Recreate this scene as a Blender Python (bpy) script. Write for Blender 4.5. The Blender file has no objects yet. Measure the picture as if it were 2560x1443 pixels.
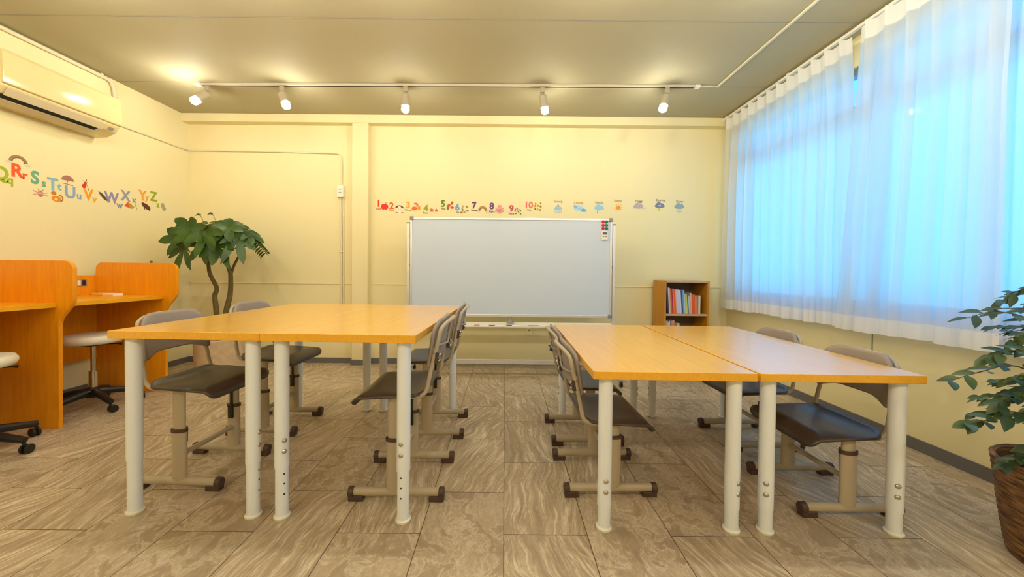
import bpy, math, random
from mathutils import Vector, Matrix
PI = math.pi
C = bpy.context.scene.collection
SC = bpy.context.scene

# ------------------------------------------------------------------ camera
H_CAM = 0.9805
cam_d = bpy.data.cameras.new('camera')
cam = bpy.data.objects.new('camera', cam_d)
C.objects.link(cam)
r_ = Vector((0.99995, 0.000889, 0.009844)); u_ = Vector((-0.009858, 0.01704, 0.999806)); f_ = Vector((-0.000721, 0.999854, -0.017048))
cam.matrix_world = Matrix(((r_.x, u_.x, -f_.x, 0), (r_.y, u_.y, -f_.y, 0), (r_.z, u_.z, -f_.z, H_CAM), (0, 0, 0, 1)))
cam_d.sensor_width = 36
cam_d.lens = 917.0 * 36 / 2560
cam_d.shift_x = (1280 - 1261.0) / 2560
cam_d.shift_y = (693.56 - 721.5) / 2560
cam_d.clip_start = 0.02
SC.camera = cam
SC.view_settings.view_transform = 'Standard'
SC.view_settings.look = 'None'
SC.view_settings.gamma = 1
SC.view_settings.use_curve_mapping = False
SC.view_settings.exposure = 0.15
SC.cycles.max_bounces = 7
SC.cycles.diffuse_bounces = 4
SC.cycles.sample_clamp_indirect = 6
SC.cycles.use_denoising = True

# ------------------------------------------------------------------ daylight outside the windows
world = bpy.data.worlds.new('daylight'); SC.world = world; world.use_nodes = True
wn = world.node_tree; wn.nodes.clear()
SKY_STRENGTH = 2.45
o = wn.nodes.new('ShaderNodeOutputWorld'); b = wn.nodes.new('ShaderNodeBackground')
tc = wn.nodes.new('ShaderNodeTexCoord'); sx = wn.nodes.new('ShaderNodeSeparateXYZ'); rp = wn.nodes.new('ShaderNodeValToRGB')
mp = wn.nodes.new('ShaderNodeMapRange'); mp.inputs[1].default_value = -0.6; mp.inputs[2].default_value = 0.9
wn.links.new(tc.outputs['Generated'], sx.inputs[0]); wn.links.new(sx.outputs['Z'], mp.inputs[0]); wn.links.new(mp.outputs[0], rp.inputs[0])
rp.color_ramp.elements[0].color = (0.08, 0.50, 0.95, 1); rp.color_ramp.elements[1].color = (0.10, 0.32, 1.0, 1)
e = rp.color_ramp.elements.new(0.4); e.color = (0.05, 0.57, 1.0, 1)
wn.links.new(rp.outputs[0], b.inputs['Color']); b.inputs['Strength'].default_value = SKY_STRENGTH
wn.links.new(b.outputs[0], o.inputs[0])
BULB_STRENGTH = 330.0
BULB_COLOR = (1.0, 0.93, 0.76)

# ------------------------------------------------------------------ room measures
XL, XR, YB, YF, ZC = -3.3025, 2.318, 3.833, -2.4, 2.555

# ------------------------------------------------------------------ materials
def lin(h):
    h = h.lstrip('#'); v = [int(h[i:i + 2], 16) / 255 for i in (0, 2, 4)]
    return tuple(((c / 12.92) if c <= 0.04045 else ((c + 0.055) / 1.055) ** 2.4) for c in v) + (1,)

def mat(name, color, rough=0.5, metal=0.0, spec=0.5, bump=0.0, bscale=200, var=0.0, vscale=8, coat=0.0):
    m = bpy.data.materials.new(name); m.use_nodes = True
    nt = m.node_tree; bs = nt.nodes['Principled BSDF']
    c = lin(color) if isinstance(color, str) else color
    bs.inputs['Base Color'].default_value = c
    bs.inputs['Roughness'].default_value = rough
    bs.inputs['Metallic'].default_value = metal
    bs.inputs['Specular IOR Level'].default_value = spec
    bs.inputs['Coat Weight'].default_value = coat
    tc = nt.nodes.new('ShaderNodeTexCoord')
    if var > 0:
        n = nt.nodes.new('ShaderNodeTexNoise'); n.inputs['Scale'].default_value = vscale; n.inputs['Detail'].default_value = 3
        nt.links.new(tc.outputs['Object'], n.inputs['Vector'])
        mx = nt.nodes.new('ShaderNodeMix'); mx.data_type = 'RGBA'
        mx.inputs[6].default_value = tuple(x * (1 - var) for x in c[:3]) + (1,)
        mx.inputs[7].default_value = tuple(min(1, x * (1 + var)) for x in c[:3]) + (1,)
        nt.links.new(n.outputs['Fac'], mx.inputs[0]); nt.links.new(mx.outputs[2], bs.inputs['Base Color'])
    if bump > 0:
        n2 = nt.nodes.new('ShaderNodeTexNoise'); n2.inputs['Scale'].default_value = bscale; n2.inputs['Detail'].default_value = 2
        nt.links.new(tc.outputs['Object'], n2.inputs['Vector'])
        bp = nt.nodes.new('ShaderNodeBump'); bp.inputs['Strength'].default_value = bump; bp.inputs['Distance'].default_value = 0.002
        nt.links.new(n2.outputs['Fac'], bp.inputs['Height']); nt.links.new(bp.outputs[0], bs.inputs['Normal'])
    return m

def wood(name, base, dark, scale=(2, 30, 30), rough=0.35, spec=0.5, coat=0.0):
    m = bpy.data.materials.new(name); m.use_nodes = True
    nt = m.node_tree; bs = nt.nodes['Principled BSDF']; L = nt.links
    tc = nt.nodes.new('ShaderNodeTexCoord'); mp = nt.nodes.new('ShaderNodeMapping'); mp.inputs['Scale'].default_value = scale
    L.new(tc.outputs['Object'], mp.inputs['Vector'])
    n = nt.nodes.new('ShaderNodeTexNoise'); n.inputs['Scale'].default_value = 1; n.inputs['Detail'].default_value = 6; n.inputs['Roughness'].default_value = 0.65
    n.inputs['Distortion'].default_value = 0.4
    L.new(mp.outputs[0], n.inputs['Vector'])
    r = nt.nodes.new('ShaderNodeValToRGB')
    r.color_ramp.elements[0].position = 0.3; r.color_ramp.elements[0].color = lin(dark)
    r.color_ramp.elements[1].position = 0.68; r.color_ramp.elements[1].color = lin(base)
    L.new(n.outputs['Fac'], r.inputs[0]); L.new(r.outputs[0], bs.inputs['Base Color'])
    bs.inputs['Roughness'].default_value = rough; bs.inputs['Specular IOR Level'].default_value = spec
    if coat: bs.inputs['Coat Weight'].default_value = coat; bs.inputs['Coat IOR'].default_value = 1.8; bs.inputs['Coat Roughness'].default_value = 0.20
    return m

def floor_material():
    m = bpy.data.materials.new('stone_floor_tiles'); m.use_nodes = True
    nt = m.node_tree; bs = nt.nodes['Principled BSDF']; L = nt.links
    def math_(op, a, b=None, c=None):
        n = nt.nodes.new('ShaderNodeMath'); n.operation = op
        for i, v in enumerate((a, b, c)):
            if v is None: continue
            if isinstance(v, (int, float)): n.inputs[i].default_value = v
            else: L.new(v, n.inputs[i])
        return n.outputs[0]
    tc = nt.nodes.new('ShaderNodeTexCoord'); s = nt.nodes.new('ShaderNodeSeparateXYZ'); L.new(tc.outputs['Object'], s.inputs[0])
    TP, TL = 0.3113, 0.5149
    u = math_('DIVIDE', math_('SUBTRACT', s.outputs['X'], 0.006), TP)
    i = math_('FLOOR', u)
    par = math_('FLOORED_MODULO', i, 2.0)
    v = math_('ADD', math_('DIVIDE', math_('SUBTRACT', s.outputs['Y'], 1.3488), TL), math_('MULTIPLY', par, 0.5))
    j = math_('FLOOR', v)
    fu = math_('FRACT', u); fv = math_('FRACT', v)
    du = math_('MULTIPLY', math_('MINIMUM', fu, math_('SUBTRACT', 1.0, fu)), TP)
    dv = math_('MULTIPLY', math_('MINIMUM', fv, math_('SUBTRACT', 1.0, fv)), TL)
    d = math_('MINIMUM', du, dv)
    joint = math_('LESS_THAN', d, 0.0016)
    cb = nt.nodes.new('ShaderNodeCombineXYZ'); L.new(i, cb.inputs[0]); L.new(j, cb.inputs[1])
    wh = nt.nodes.new('ShaderNodeTexWhiteNoise'); wh.noise_dimensions = '3D'; L.new(cb.outputs[0], wh.inputs['Vector'])
    # offset every tile into its own bit of stone
    off = nt.nodes.new('ShaderNodeVectorMath'); off.operation = 'MULTIPLY_ADD'
    L.new(wh.outputs['Color'], off.inputs[0]); off.inputs[1].default_value = (37, 53, 29)
    L.new(tc.outputs['Object'], off.inputs[2])
    sw = nt.nodes.new('ShaderNodeSeparateColor'); L.new(wh.outputs['Color'], sw.inputs[0])
    vr = nt.nodes.new('ShaderNodeVectorRotate'); vr.rotation_type = 'Z_AXIS'; L.new(off.outputs[0], vr.inputs['Vector'])
    L.new(math_('MULTIPLY', math_('SUBTRACT', sw.outputs[0], 0.5), 1.1), vr.inputs['Angle'])
    def noise(vec, scale, detail, dist, sc):
        mp = nt.nodes.new('ShaderNodeMapping'); mp.inputs['Scale'].default_value = sc; L.new(vec, mp.inputs['Vector'])
        n = nt.nodes.new('ShaderNodeTexNoise'); n.inputs['Scale'].default_value = scale; n.inputs['Detail'].default_value = detail
        n.inputs['Distortion'].default_value = dist; n.inputs['Roughness'].default_value = 0.62; L.new(mp.outputs[0], n.inputs['Vector'])
        return n
    # bend the flow of the stone slowly
    wp = noise(off.outputs[0], 3.0, 2, 0.0, (1, 1, 1))
    wa = nt.nodes.new('ShaderNodeVectorMath'); wa.operation = 'MULTIPLY_ADD'; L.new(wp.outputs['Color'], wa.inputs[0]); wa.inputs[1].default_value = (0.13, 0.04, 0); L.new(vr.outputs[0], wa.inputs[2])
    streak = noise(wa.outputs[0], 1.0, 6, 0.3, (46, 3.6, 1))
    thin = noise(wa.outputs[0], 1.0, 3, 0.5, (34, 2.6, 1))
    mott = noise(off.outputs[0], 9.0, 8, 1.4, (1, 0.8, 1))
    fine = noise(off.outputs[0], 90, 4, 0.0, (1, 0.6, 1))
    ridge = math_('POWER', math_('MAXIMUM', math_('SUBTRACT', 1.0, math_('MULTIPLY', math_('ABSOLUTE', math_('SUBTRACT', thin.outputs['Fac'], 0.5)), 16.0)), 0.0), 1.5)
    mridge = math_('POWER', math_('MAXIMUM', math_('SUBTRACT', 1.0, math_('MULTIPLY', math_('ABSOLUTE', math_('SUBTRACT', mott.outputs['Fac'], 0.5)), 14.0)), 0.0), 2.0)
    kind = math_('GREATER_THAN', sw.outputs[1], 0.55)
    body = math_('ADD', math_('MULTIPLY', streak.outputs['Fac'], math_('SUBTRACT', 1.0, math_('MULTIPLY', kind, 0.75))), math_('MULTIPLY', mott.outputs['Fac'], math_('MULTIPLY', kind, 0.75)))
    vein = math_('ADD', math_('MULTIPLY', ridge, math_('SUBTRACT', 1.0, kind)), math_('MULTIPLY', mridge, kind))
    a = math_('ADD', math_('MULTIPLY', body, 0.72), math_('MULTIPLY', vein, 0.15))
    a = math_('ADD', a, math_('MULTIPLY', fine.outputs['Fac'], 0.22))
    rp = nt.nodes.new('ShaderNodeValToRGB'); L.new(a, rp.inputs[0])
    rp.color_ramp.elements[0].position = 0.32; rp.color_ramp.elements[0].color = lin('#998770')
    rp.color_ramp.elements[1].position = 0.80; rp.color_ramp.elements[1].color = lin('#ece0c8')
    e = rp.color_ramp.elements.new(0.50); e.color = lin('#b29f85')
    br = nt.nodes.new('ShaderNodeHueSaturation'); L.new(rp.outputs[0], br.inputs['Color'])
    L.new(math_('ADD', math_('MULTIPLY', wh.outputs['Value'], 0.14), 0.95), br.inputs['Value'])
    mx = nt.nodes.new('ShaderNodeMix'); mx.data_type = 'RGBA'
    L.new(joint, mx.inputs[0]); L.new(br.outputs[0], mx.inputs[6]); mx.inputs[7].default_value = lin('#5c4a38')
    L.new(mx.outputs[2], bs.inputs['Base Color'])
    bs.inputs['Roughness'].default_value = 0.42; bs.inputs['Specular IOR Level'].default_value = 0.4
    bp = nt.nodes.new('ShaderNodeBump'); bp.inputs['Strength'].default_value = 0.25; bp.inputs['Distance'].default_value = 0.002
    L.new(math_('SUBTRACT', fine.outputs['Fac'], joint), bp.inputs['Height']); L.new(bp.outputs[0], bs.inputs['Normal'])
    return m

def glass_material():
    m = bpy.data.materials.new('window_glass'); m.use_nodes = True
    nt = m.node_tree; nt.nodes.clear(); L = nt.links
    o = nt.nodes.new('ShaderNodeOutputMaterial'); mx = nt.nodes.new('ShaderNodeMixShader')
    t = nt.nodes.new('ShaderNodeBsdfTransparent'); g = nt.nodes.new('ShaderNodeBsdfGlossy'); g.inputs['Roughness'].default_value = 0.02
    t.inputs['Color'].default_value = (0.93, 0.96, 0.98, 1)
    mx.inputs[0].default_value = 0.06
    L.new(t.outputs[0], mx.inputs[1]); L.new(g.outputs[0], mx.inputs[2]); L.new(mx.outputs[0], o.inputs[0])
    return m

def curtain_material():
    # sheer voile; the heading tape and the sewn hem are two layers thick and let less through
    m = bpy.data.materials.new('sheer_curtain_voile'); m.use_nodes = True
    nt = m.node_tree; nt.nodes.clear(); L = nt.links
    o = nt.nodes.new('ShaderNodeOutputMaterial')
    dif = nt.nodes.new('ShaderNodeBsdfDiffuse'); dif.inputs['Color'].default_value = (0.93, 0.92, 0.89, 1)
    tra = nt.nodes.new('ShaderNodeBsdfTranslucent'); tra.inputs['Color'].default_value = (0.88, 0.90, 0.90, 1)
    tp = nt.nodes.new('ShaderNodeBsdfTransparent')
    m1 = nt.nodes.new('ShaderNodeMixShader'); m2 = nt.nodes.new('ShaderNodeMixShader')
    tc = nt.nodes.new('ShaderNodeTexCoord'); s = nt.nodes.new('ShaderNodeSeparateXYZ'); L.new(tc.outputs['Object'], s.inputs[0])
    def math_(op, a, b):
        n = nt.nodes.new('ShaderNodeMath'); n.operation = op
        for i, v in enumerate((a, b)):
            if isinstance(v, (int, float)): n.inputs[i].default_value = v
            else: L.new(v, n.inputs[i])
        return n.outputs[0]
    dbl = math_('MAXIMUM', math_('LESS_THAN', s.outputs['Z'], 0.725), math_('GREATER_THAN', s.outputs['Z'], 2.40))
    L.new(math_('SUBTRACT', 0.74, math_('MULTIPLY', dbl, 0.38)), m1.inputs[0])
    L.new(dif.outputs[0], m1.inputs[1]); L.new(tra.outputs[0], m1.inputs[2])
    L.new(math_('SUBTRACT', 0.09, math_('MULTIPLY', dbl, 0.08)), m2.inputs[0])
    L.new(m1.outputs[0], m2.inputs[1]); L.new(tp.outputs[0], m2.inputs[2]); L.new(m2.outputs[0], o.inputs[0])
    return m

def wicker_material():
    m = bpy.data.materials.new('brown_wicker'); m.use_nodes = True
    nt = m.node_tree; bs = nt.nodes['Principled BSDF']; L = nt.links
    tc = nt.nodes.new('ShaderNodeTexCoord'); mp = nt.nodes.new('ShaderNodeMapping'); mp.inputs['Scale'].default_value = (18, 18, 150)
    L.new(tc.outputs['Object'], mp.inputs['Vector'])
    n = nt.nodes.new('ShaderNodeTexNoise'); n.inputs['Scale'].default_value = 1.0; n.inputs['Detail'].default_value = 4; L.new(mp.outputs[0], n.inputs['Vector'])
    r = nt.nodes.new('ShaderNodeValToRGB'); r.color_ramp.elements[0].position = 0.33; r.color_ramp.elements[0].color = lin('#3a2412')
    r.color_ramp.elements[1].position = 0.7; r.color_ramp.elements[1].color = lin('#a0744a')
    L.new(n.outputs['Fac'], r.inputs[0]); L.new(r.outputs[0], bs.inputs['Base Color']); bs.inputs['Roughness'].default_value = 0.6
    return m

def emission_material(name, color, strength):
    m = bpy.data.materials.new(name); m.use_nodes = True
    nt = m.node_tree; nt.nodes.clear()
    o = nt.nodes.new('ShaderNodeOutputMaterial'); e = nt.nodes.new('ShaderNodeEmission')
    e.inputs['Color'].default_value = tuple(color) + (1,); e.inputs['Strength'].default_value = strength
    nt.links.new(e.outputs[0], o.inputs[0])
    return m

def leaf_material(name, a, b, rough=0.4):
    m = mat(name, a, rough=rough)
    nt = m.node_tree; bs = nt.nodes['Principled BSDF']; L = nt.links
    tc = nt.nodes.new('ShaderNodeTexCoord'); n = nt.nodes.new('ShaderNodeTexNoise'); n.inputs['Scale'].default_value = 9
    L.new(tc.outputs['Object'], n.inputs['Vector'])
    r = nt.nodes.new('ShaderNodeValToRGB'); r.color_ramp.elements[0].position = 0.35; r.color_ramp.elements[0].color = lin(a)
    r.color_ramp.elements[1].position = 0.65; r.color_ramp.elements[1].color = lin(b)
    L.new(n.outputs['Fac'], r.inputs[0]); L.new(r.outputs[0], bs.inputs['Base Color'])
    return m

MT = dict(
    wall=mat('cream_wall_paint', '#efe2b2', rough=0.75, spec=0.25, bump=0.25, bscale=160),
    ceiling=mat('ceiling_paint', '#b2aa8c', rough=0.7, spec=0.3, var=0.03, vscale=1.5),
    floor=floor_material(),
    base=mat('grey_vinyl_baseboard', '#6d6a6c', rough=0.5),
    beech=wood('beech_laminate_top', '#f8b808', '#eda604', scale=(70, 3, 70), rough=0.38, spec=0.5, coat=1.0),
    beech_x=wood('beech_laminate_carrel', '#f0a010', '#e28c08', scale=(40, 40, 3), rough=0.35),
    beech_flat=wood('beech_laminate_carrel_desk', '#f4ae10', '#e89e0a', scale=(60, 4, 60), rough=0.3),
    shelfwood=wood('honey_laminate', '#c98a24', '#b67a18', scale=(40, 40, 4), rough=0.4),
    shelfedge=mat('pale_laminate_edge', '#c8a27c', rough=0.45),
    shelfback=mat('dark_shelf_back', '#6a5a48', rough=0.6),
    legwhite=mat('white_powder_coat', '#e8edf6', rough=0.4, bump=0.15, bscale=700),
    chrome=mat('chrome', '#c8c8c8', rough=0.18, metal=1.0),
    hole=mat('dark_hole', '#18161a', rough=0.8),
    taupe=mat('taupe_powder_coat', '#b3a58f', rough=0.35),
    brownplastic=mat('dark_brown_plastic', '#4a3630', rough=0.45),
    blackplastic=mat('black_plastic', '#1a1918', rough=0.4),
    seat=mat('dark_taupe_seat_plastic', '#4c423d', rough=0.33, spec=0.5, bump=0.1, bscale=400),
    back=mat('taupe_backrest_plastic', '#968a84', rough=0.4, bump=0.1, bscale=400),
    white=mat('white_plastic', '#ece8da', rough=0.35),
    acwhite=mat('glossy_white_plastic', '#e0cf98', rough=0.14, spec=0.6, coat=0.4),
    acgrey=mat('ac_grille_plastic', '#cdbf9c', rough=0.4),
    cream=mat('cream_conduit', '#e3dabd', rough=0.45),
    alu=mat('brushed_aluminium', '#e4e2e4', rough=0.35, metal=0.6),
    capgrey=mat('grey_corner_plastic', '#8f8a84', rough=0.5),
    board=mat('whiteboard_enamel', '#cbd7e8', rough=0.28, spec=0.5),
    trackwhite=mat('track_white', '#cfc5ae', rough=0.5),
    lampwhite=mat('lamp_housing_white', '#b3a890', rough=0.45),
    bulb=emission_material('lit_bulb', BULB_COLOR, BULB_STRENGTH * 0.48), bulb_left=emission_material('lit_bulb_left', BULB_COLOR, BULB_STRENGTH * 0.62), bulb_rear=emission_material('lit_bulb_rear', BULB_COLOR, BULB_STRENGTH * 2.0), bulb_front=emission_material('lit_bulb_bright', BULB_COLOR, BULB_STRENGTH * 1.15),
    glass=glass_material(), curtain=curtain_material(), wicker=wicker_material(),
    frame=mat('window_frame_aluminium', '#7c8791', rough=0.4, metal=0.3),
    stoolseat=mat('cream_vinyl_seat', '#e9e2d0', rough=0.4, bump=0.1, bscale=300),
    bark=mat('brown_bark', '#6a5a30', rough=0.8, var=0.35, vscale=30, bump=0.6, bscale=60),
    leaf=leaf_material('money_tree_leaf', '#21400c', '#3a5c14'),
    leafpale=leaf_material('ficus_leaf', '#263a22', '#4c6230'),
    potbeige=mat('beige_fabric_pot', '#cdb592', rough=0.85, var=0.25, vscale=24),
    soil=mat('potting_soil', '#3c2e20', rough=0.95, bump=0.8, bscale=60),
    stem=mat('ficus_stem', '#5f5032', rough=0.8),
)

# ------------------------------------------------------------------ mesh building
class M:
    def __init__(s): s.v = []; s.f = []
    def add(s, vs, fs, T=None):
        n = len(s.v)
        for p in vs:
            p = Vector(p)
            s.v.append(T @ p if T is not None else p)
        s.f += [tuple(i + n for i in f) for f in fs]
        return s
    def box(s, a, b, T=None):
        x0, y0, z0 = a; x1, y1, z1 = b
        vs = [(x0, y0, z0), (x1, y0, z0), (x1, y1, z0), (x0, y1, z0), (x0, y0, z1), (x1, y0, z1), (x1, y1, z1), (x0, y1, z1)]
        return s.add(vs, [(0, 3, 2, 1), (4, 5, 6, 7), (0, 1, 5, 4), (1, 2, 6, 5), (2, 3, 7, 6), (3, 0, 4, 7)], T)
    def tube(s, path, r, n=12, ry=None, T=None, closed=False):
        P = [Vector(p) for p in path]; k = len(P)
        rs = r if isinstance(r, (list, tuple)) else [r] * k
        def tan(i):
            if closed: return (P[(i + 1) % k] - P[i - 1]).normalized()
            a = P[max(i - 1, 0)]; b = P[min(i + 1, k - 1)]
            return (b - a).normalized()
        t = tan(0); up = Vector((0, 0, 1)) if abs(t.z) < 0.9 else Vector((0, 1, 0))
        nrm = (up - t * up.dot(t)).normalized(); vs = []; fs = []
        for i in range(k):
            t = tan(i); nrm = (nrm - t * nrm.dot(t)).normalized(); bn = t.cross(nrm)
            for q in range(n):
                a = 2 * PI * q / n
                vs.append(P[i] + nrm * math.cos(a) * rs[i] + bn * math.sin(a) * (rs[i] if ry is None else ry))
        for i in range(k if closed else k - 1):
            for q in range(n):
                a = i * n + q; b = i * n + (q + 1) % n; c = ((i + 1) % k) * n
                fs.append((a, b, c + (q + 1) % n, c + q))
        if not closed:
            fs.append(tuple(reversed(range(n)))); fs.append(tuple(range((k - 1) * n, k * n)))
        return s.add(vs, fs, T)
    def cyl(s, c, r, h, n=24, r2=None, T=None):
        x, y, z = c
        return s.tube([(x, y, z), (x, y, z + h)], [r, r if r2 is None else r2], n, T=T)
    def lathe(s, prof, n=32, c=(0, 0, 0), T=None, cap=True):
        vs = []; fs = []; k = len(prof)
        for (r, z) in prof:
            for q in range(n):
                a = 2 * PI * q / n; vs.append((c[0] + r * math.cos(a), c[1] + r * math.sin(a), c[2] + z))
        for i in range(k - 1):
            for q in range(n):
                fs.append((i * n + q, i * n + (q + 1) % n, (i + 1) * n + (q + 1) % n, (i + 1) * n + q))
        if cap:
            fs.append(tuple(reversed(range(n)))); fs.append(tuple(range((k - 1) * n, k * n)))
        return s.add(vs, fs, T)
    def sphere(s, c, r, n=16, m=10, T=None, sc=(1, 1, 1)):
        vs = [(c[0], c[1], c[2] + r * sc[2])]; fs = []
        for i in range(1, m):
            t = PI * i / m
            for q in range(n):
                a = 2 * PI * q / n
                vs.append((c[0] + r * sc[0] * math.sin(t) * math.cos(a), c[1] + r * sc[1] * math.sin(t) * math.sin(a), c[2] + r * sc[2] * math.cos(t)))
        vs.append((c[0], c[1], c[2] - r * sc[2])); last = len(vs) - 1
        for q in range(n):
            fs.append((0, 1 + q, 1 + (q + 1) % n)); fs.append((last, 1 + (m - 2) * n + (q + 1) % n, 1 + (m - 2) * n + q))
        for i in range(m - 2):
            for q in range(n):
                a = 1 + i * n + q; b = 1 + i * n + (q + 1) % n
                fs.append((a, a + n, b + n, b))
        return s.add(vs, fs, T)
    def extrude(s, poly, d, to3):
        """poly: 2-D outline, to3(u, v, w): maps to 3-D, w from 0 to d"""
        n = len(poly)
        vs = [to3(u, v, 0) for u, v in poly] + [to3(u, v, d) for u, v in poly]
        fs = [tuple(reversed(range(n))), tuple(range(n, 2 * n))] + [(i, (i + 1) % n, n + (i + 1) % n, n + i) for i in range(n)]
        return s.add(vs, fs)
    def disc_sheet(s, outline, fn, rings=9):
        """outline scaled inwards in rings; fn(u, v) -> 3-D"""
        n = len(outline); cu = sum(p[0] for p in outline) / n; cv = sum(p[1] for p in outline) / n
        vs = [fn(cu, cv)]; fs = []
        for k in range(1, rings + 1):
            t = k / rings
            for (u, v) in outline: vs.append(fn(cu + (u - cu) * t, cv + (v - cv) * t))
        for q in range(n): fs.append((0, 1 + q, 1 + (q + 1) % n))
        for k in range(rings - 1):
            for q in range(n):
                a = 1 + k * n + q; b = 1 + k * n + (q + 1) % n
                fs.append((a, a + n, b + n, b))
        return s.add(vs, fs)

def build(name, mb, m, parent=None, loc=None, bevel=0.0, seg=2, smooth=True, solid=0.0, angle=40, off=-1):
    me = bpy.data.meshes.new(name); me.from_pydata([tuple(v) for v in mb.v], [], mb.f)
    me.validate(); me.update()
    import bmesh
    bm = bmesh.new(); bm.from_mesh(me)
    if solid == 0: bmesh.ops.recalc_face_normals(bm, faces=bm.faces)
    bm.to_mesh(me); bm.free()
    if smooth:
        me.shade_smooth()
        me.set_sharp_from_angle(angle=math.radians(angle))
    me.materials.append(m)
    ob = bpy.data.objects.new(name, me); C.objects.link(ob)
    if parent is not None: ob.parent = parent
    if loc is not None: ob.location = loc
    if solid:
        md = ob.modifiers.new('thickness', 'SOLIDIFY'); md.thickness = solid; md.offset = off
    if bevel:
        md = ob.modifiers.new('bevel', 'BEVEL'); md.width = bevel; md.segments = seg; md.limit_method = 'ANGLE'; md.angle_limit = math.radians(50)
        md.harden_normals = False
    return ob

def tag(ob, label, cat, group=None):
    ob['label'] = label; ob['category'] = cat
    if group: ob['group'] = group
    return ob
def thing(name, label, cat, loc=(0, 0, 0), rz=0, group=None):
    ob = bpy.data.objects.new(name, None); C.objects.link(ob); ob.location = loc; ob.rotation_euler = (0, 0, rz)
    ob.empty_display_size = 0.1
    return tag(ob, label, cat, group)
def struct(name, mb, m, parent=None, **k):
    ob = build(name, mb, m, parent, **k)
    if parent is None: ob['kind'] = 'structure'
    return ob
def dup(root, loc, rz, label, group=None):
    c = root.copy(); C.objects.link(c); c.location = loc; c.rotation_euler = (0, 0, rz); c['label'] = label
    if group: c['group'] = group
    for ch in list(root.children):
        d = ch.copy(); C.objects.link(d); d.parent = c
        for g in list(ch.children):
            e2 = g.copy(); C.objects.link(e2); e2.parent = d
    return c
def roundpoly(pts, rad, n=6):
    out = []; k = len(pts)
    for i in range(k):
        p = Vector(pts[i]); a = Vector(pts[i - 1]); b = Vector(pts[(i + 1) % k])
        r = rad[i] if isinstance(rad, (list, tuple)) else rad
        if r <= 0: out.append((p.x, p.y)); continue
        da = (a - p).normalized(); db = (b - p).normalized()
        ang = da.angle(db); t = min(r / math.tan(ang / 2), (a - p).length * 0.49, (b - p).length * 0.49)
        r = t * math.tan(ang / 2)
        c = p + (da + db).normalized() * (r / math.sin(ang / 2))
        s = p + da * t - c; e2 = p + db * t - c
        a0 = math.atan2(s.y, s.x); a1 = math.atan2(e2.y, e2.x); d = (a1 - a0 + PI) % (2 * PI) - PI
        for q in range(n + 1):
            x = a0 + d * q / n; out.append((c.x + r * math.cos(x), c.y + r * math.sin(x)))
    return out
def catmull(pts, k=6):
    P = [Vector(p) for p in pts]; out = []
    for i in range(len(P) - 1):
        p0 = P[max(i - 1, 0)]; p1 = P[i]; p2 = P[i + 1]; p3 = P[min(i + 2, len(P) - 1)]
        for q in range(k):
            t = q / k
            out.append(0.5 * ((2 * p1) + (p2 - p0) * t + (2 * p0 - 5 * p1 + 4 * p2 - p3) * t * t + (3 * p1 - p0 - 3 * p2 + p3) * t ** 3))
    out.append(P[-1]); return out
def bend(pts, r, n=6):
    """polyline with rounded corners in 3-D"""
    P = [Vector(p) for p in pts]; out = [P[0]]
    for i in range(1, len(P) - 1):
        p = P[i]; da = (P[i - 1] - p); db = (P[i + 1] - p); rr = min(r, da.length * 0.49, db.length * 0.49)
        a = p + da.normalized() * rr; b = p + db.normalized() * rr
        for q in range(n + 1):
            t = q / n; out.append(a * (1 - t) ** 2 + p * 2 * t * (1 - t) + b * t * t)
    out.append(P[-1]); return out

# ================================================================== THE ROOM
T = 0.12
struct('floor', M().box((XL - T, YF - T, -0.1), (XR + T, YB + T, 0)), MT['floor'])
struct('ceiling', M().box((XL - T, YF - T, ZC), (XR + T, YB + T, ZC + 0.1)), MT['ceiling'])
struct('wall_back', M().box((XL - T, YB, 0), (XR + T, YB + T, ZC)), MT['wall'])
struct('wall_left', M().box((XL - T, YF, 0), (XL, YB, ZC)), MT['wall'])
struct('wall_front', M().box((XL - T, YF - T, 0), (XR + T, YF, ZC)), MT['wall'])
WY0, WY1, WZ0, WZ1 = 0.35, 3.60, 0.76, 2.36
wr = M().box((XR, YF, 0), (XR + T, YB, WZ0)).box((XR, YF, WZ1), (XR + T, YB, ZC)).box((XR, YF, WZ0), (XR + T, WY0, WZ1)).box((XR, WY1, WZ0), (XR + T, YB, WZ1))
struct('wall_right', wr, MT['wall'])
# boxed beam, pillar, ledge, wall joint, ceiling joint strips
struct('trim_1', M().box((XL, 3.745, 2.472), (XR, YB, ZC)), MT['wall'], bevel=0.003)
struct('trim_2', M().box((-1.566, 3.753, 0.0), (-1.403, YB, 2.472)), MT['wall'], bevel=0.003)
struct('trim_3', M().box((XL, YB - 0.006, 0.826), (-1.566, YB, 0.836)).box((-1.403, YB - 0.006, 0.826), (XR, YB, 0.836)), MT['wall'], bevel=0.002)
struct('trim_4', M().box((XR - 0.003, 2.300, 0.50), (XR, 2.305, 0.74)), MT['capgrey'])
for k, y in enumerate((3.128, 2.323, 1.518, 0.713)):
    struct('trim_%d' % (5 + k), M().box((XL, y - 0.002, ZC - 0.0015), (XR, y + 0.002, ZC)), MT['capgrey'])
BH = 0.055
struct('baseboard_back', M().box((XL, YB - 0.008, 0), (-1.574, YB, BH)).box((-1.395, YB - 0.008, 0), (XR, YB, BH)).box((-1.574, 3.745, 0), (-1.395, 3.753, BH)).box((-1.403, 3.745, 0), (-1.395, YB, BH)), MT['base'])
struct('baseboard_left', M().box((XL, YF, 0), (XL + 0.008, YB - 0.008, BH)), MT['base'])
struct('baseboard_right', M().box((XR - 0.008, YF, 0), (XR, YB - 0.008, 0.065)), MT['base'])

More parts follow.
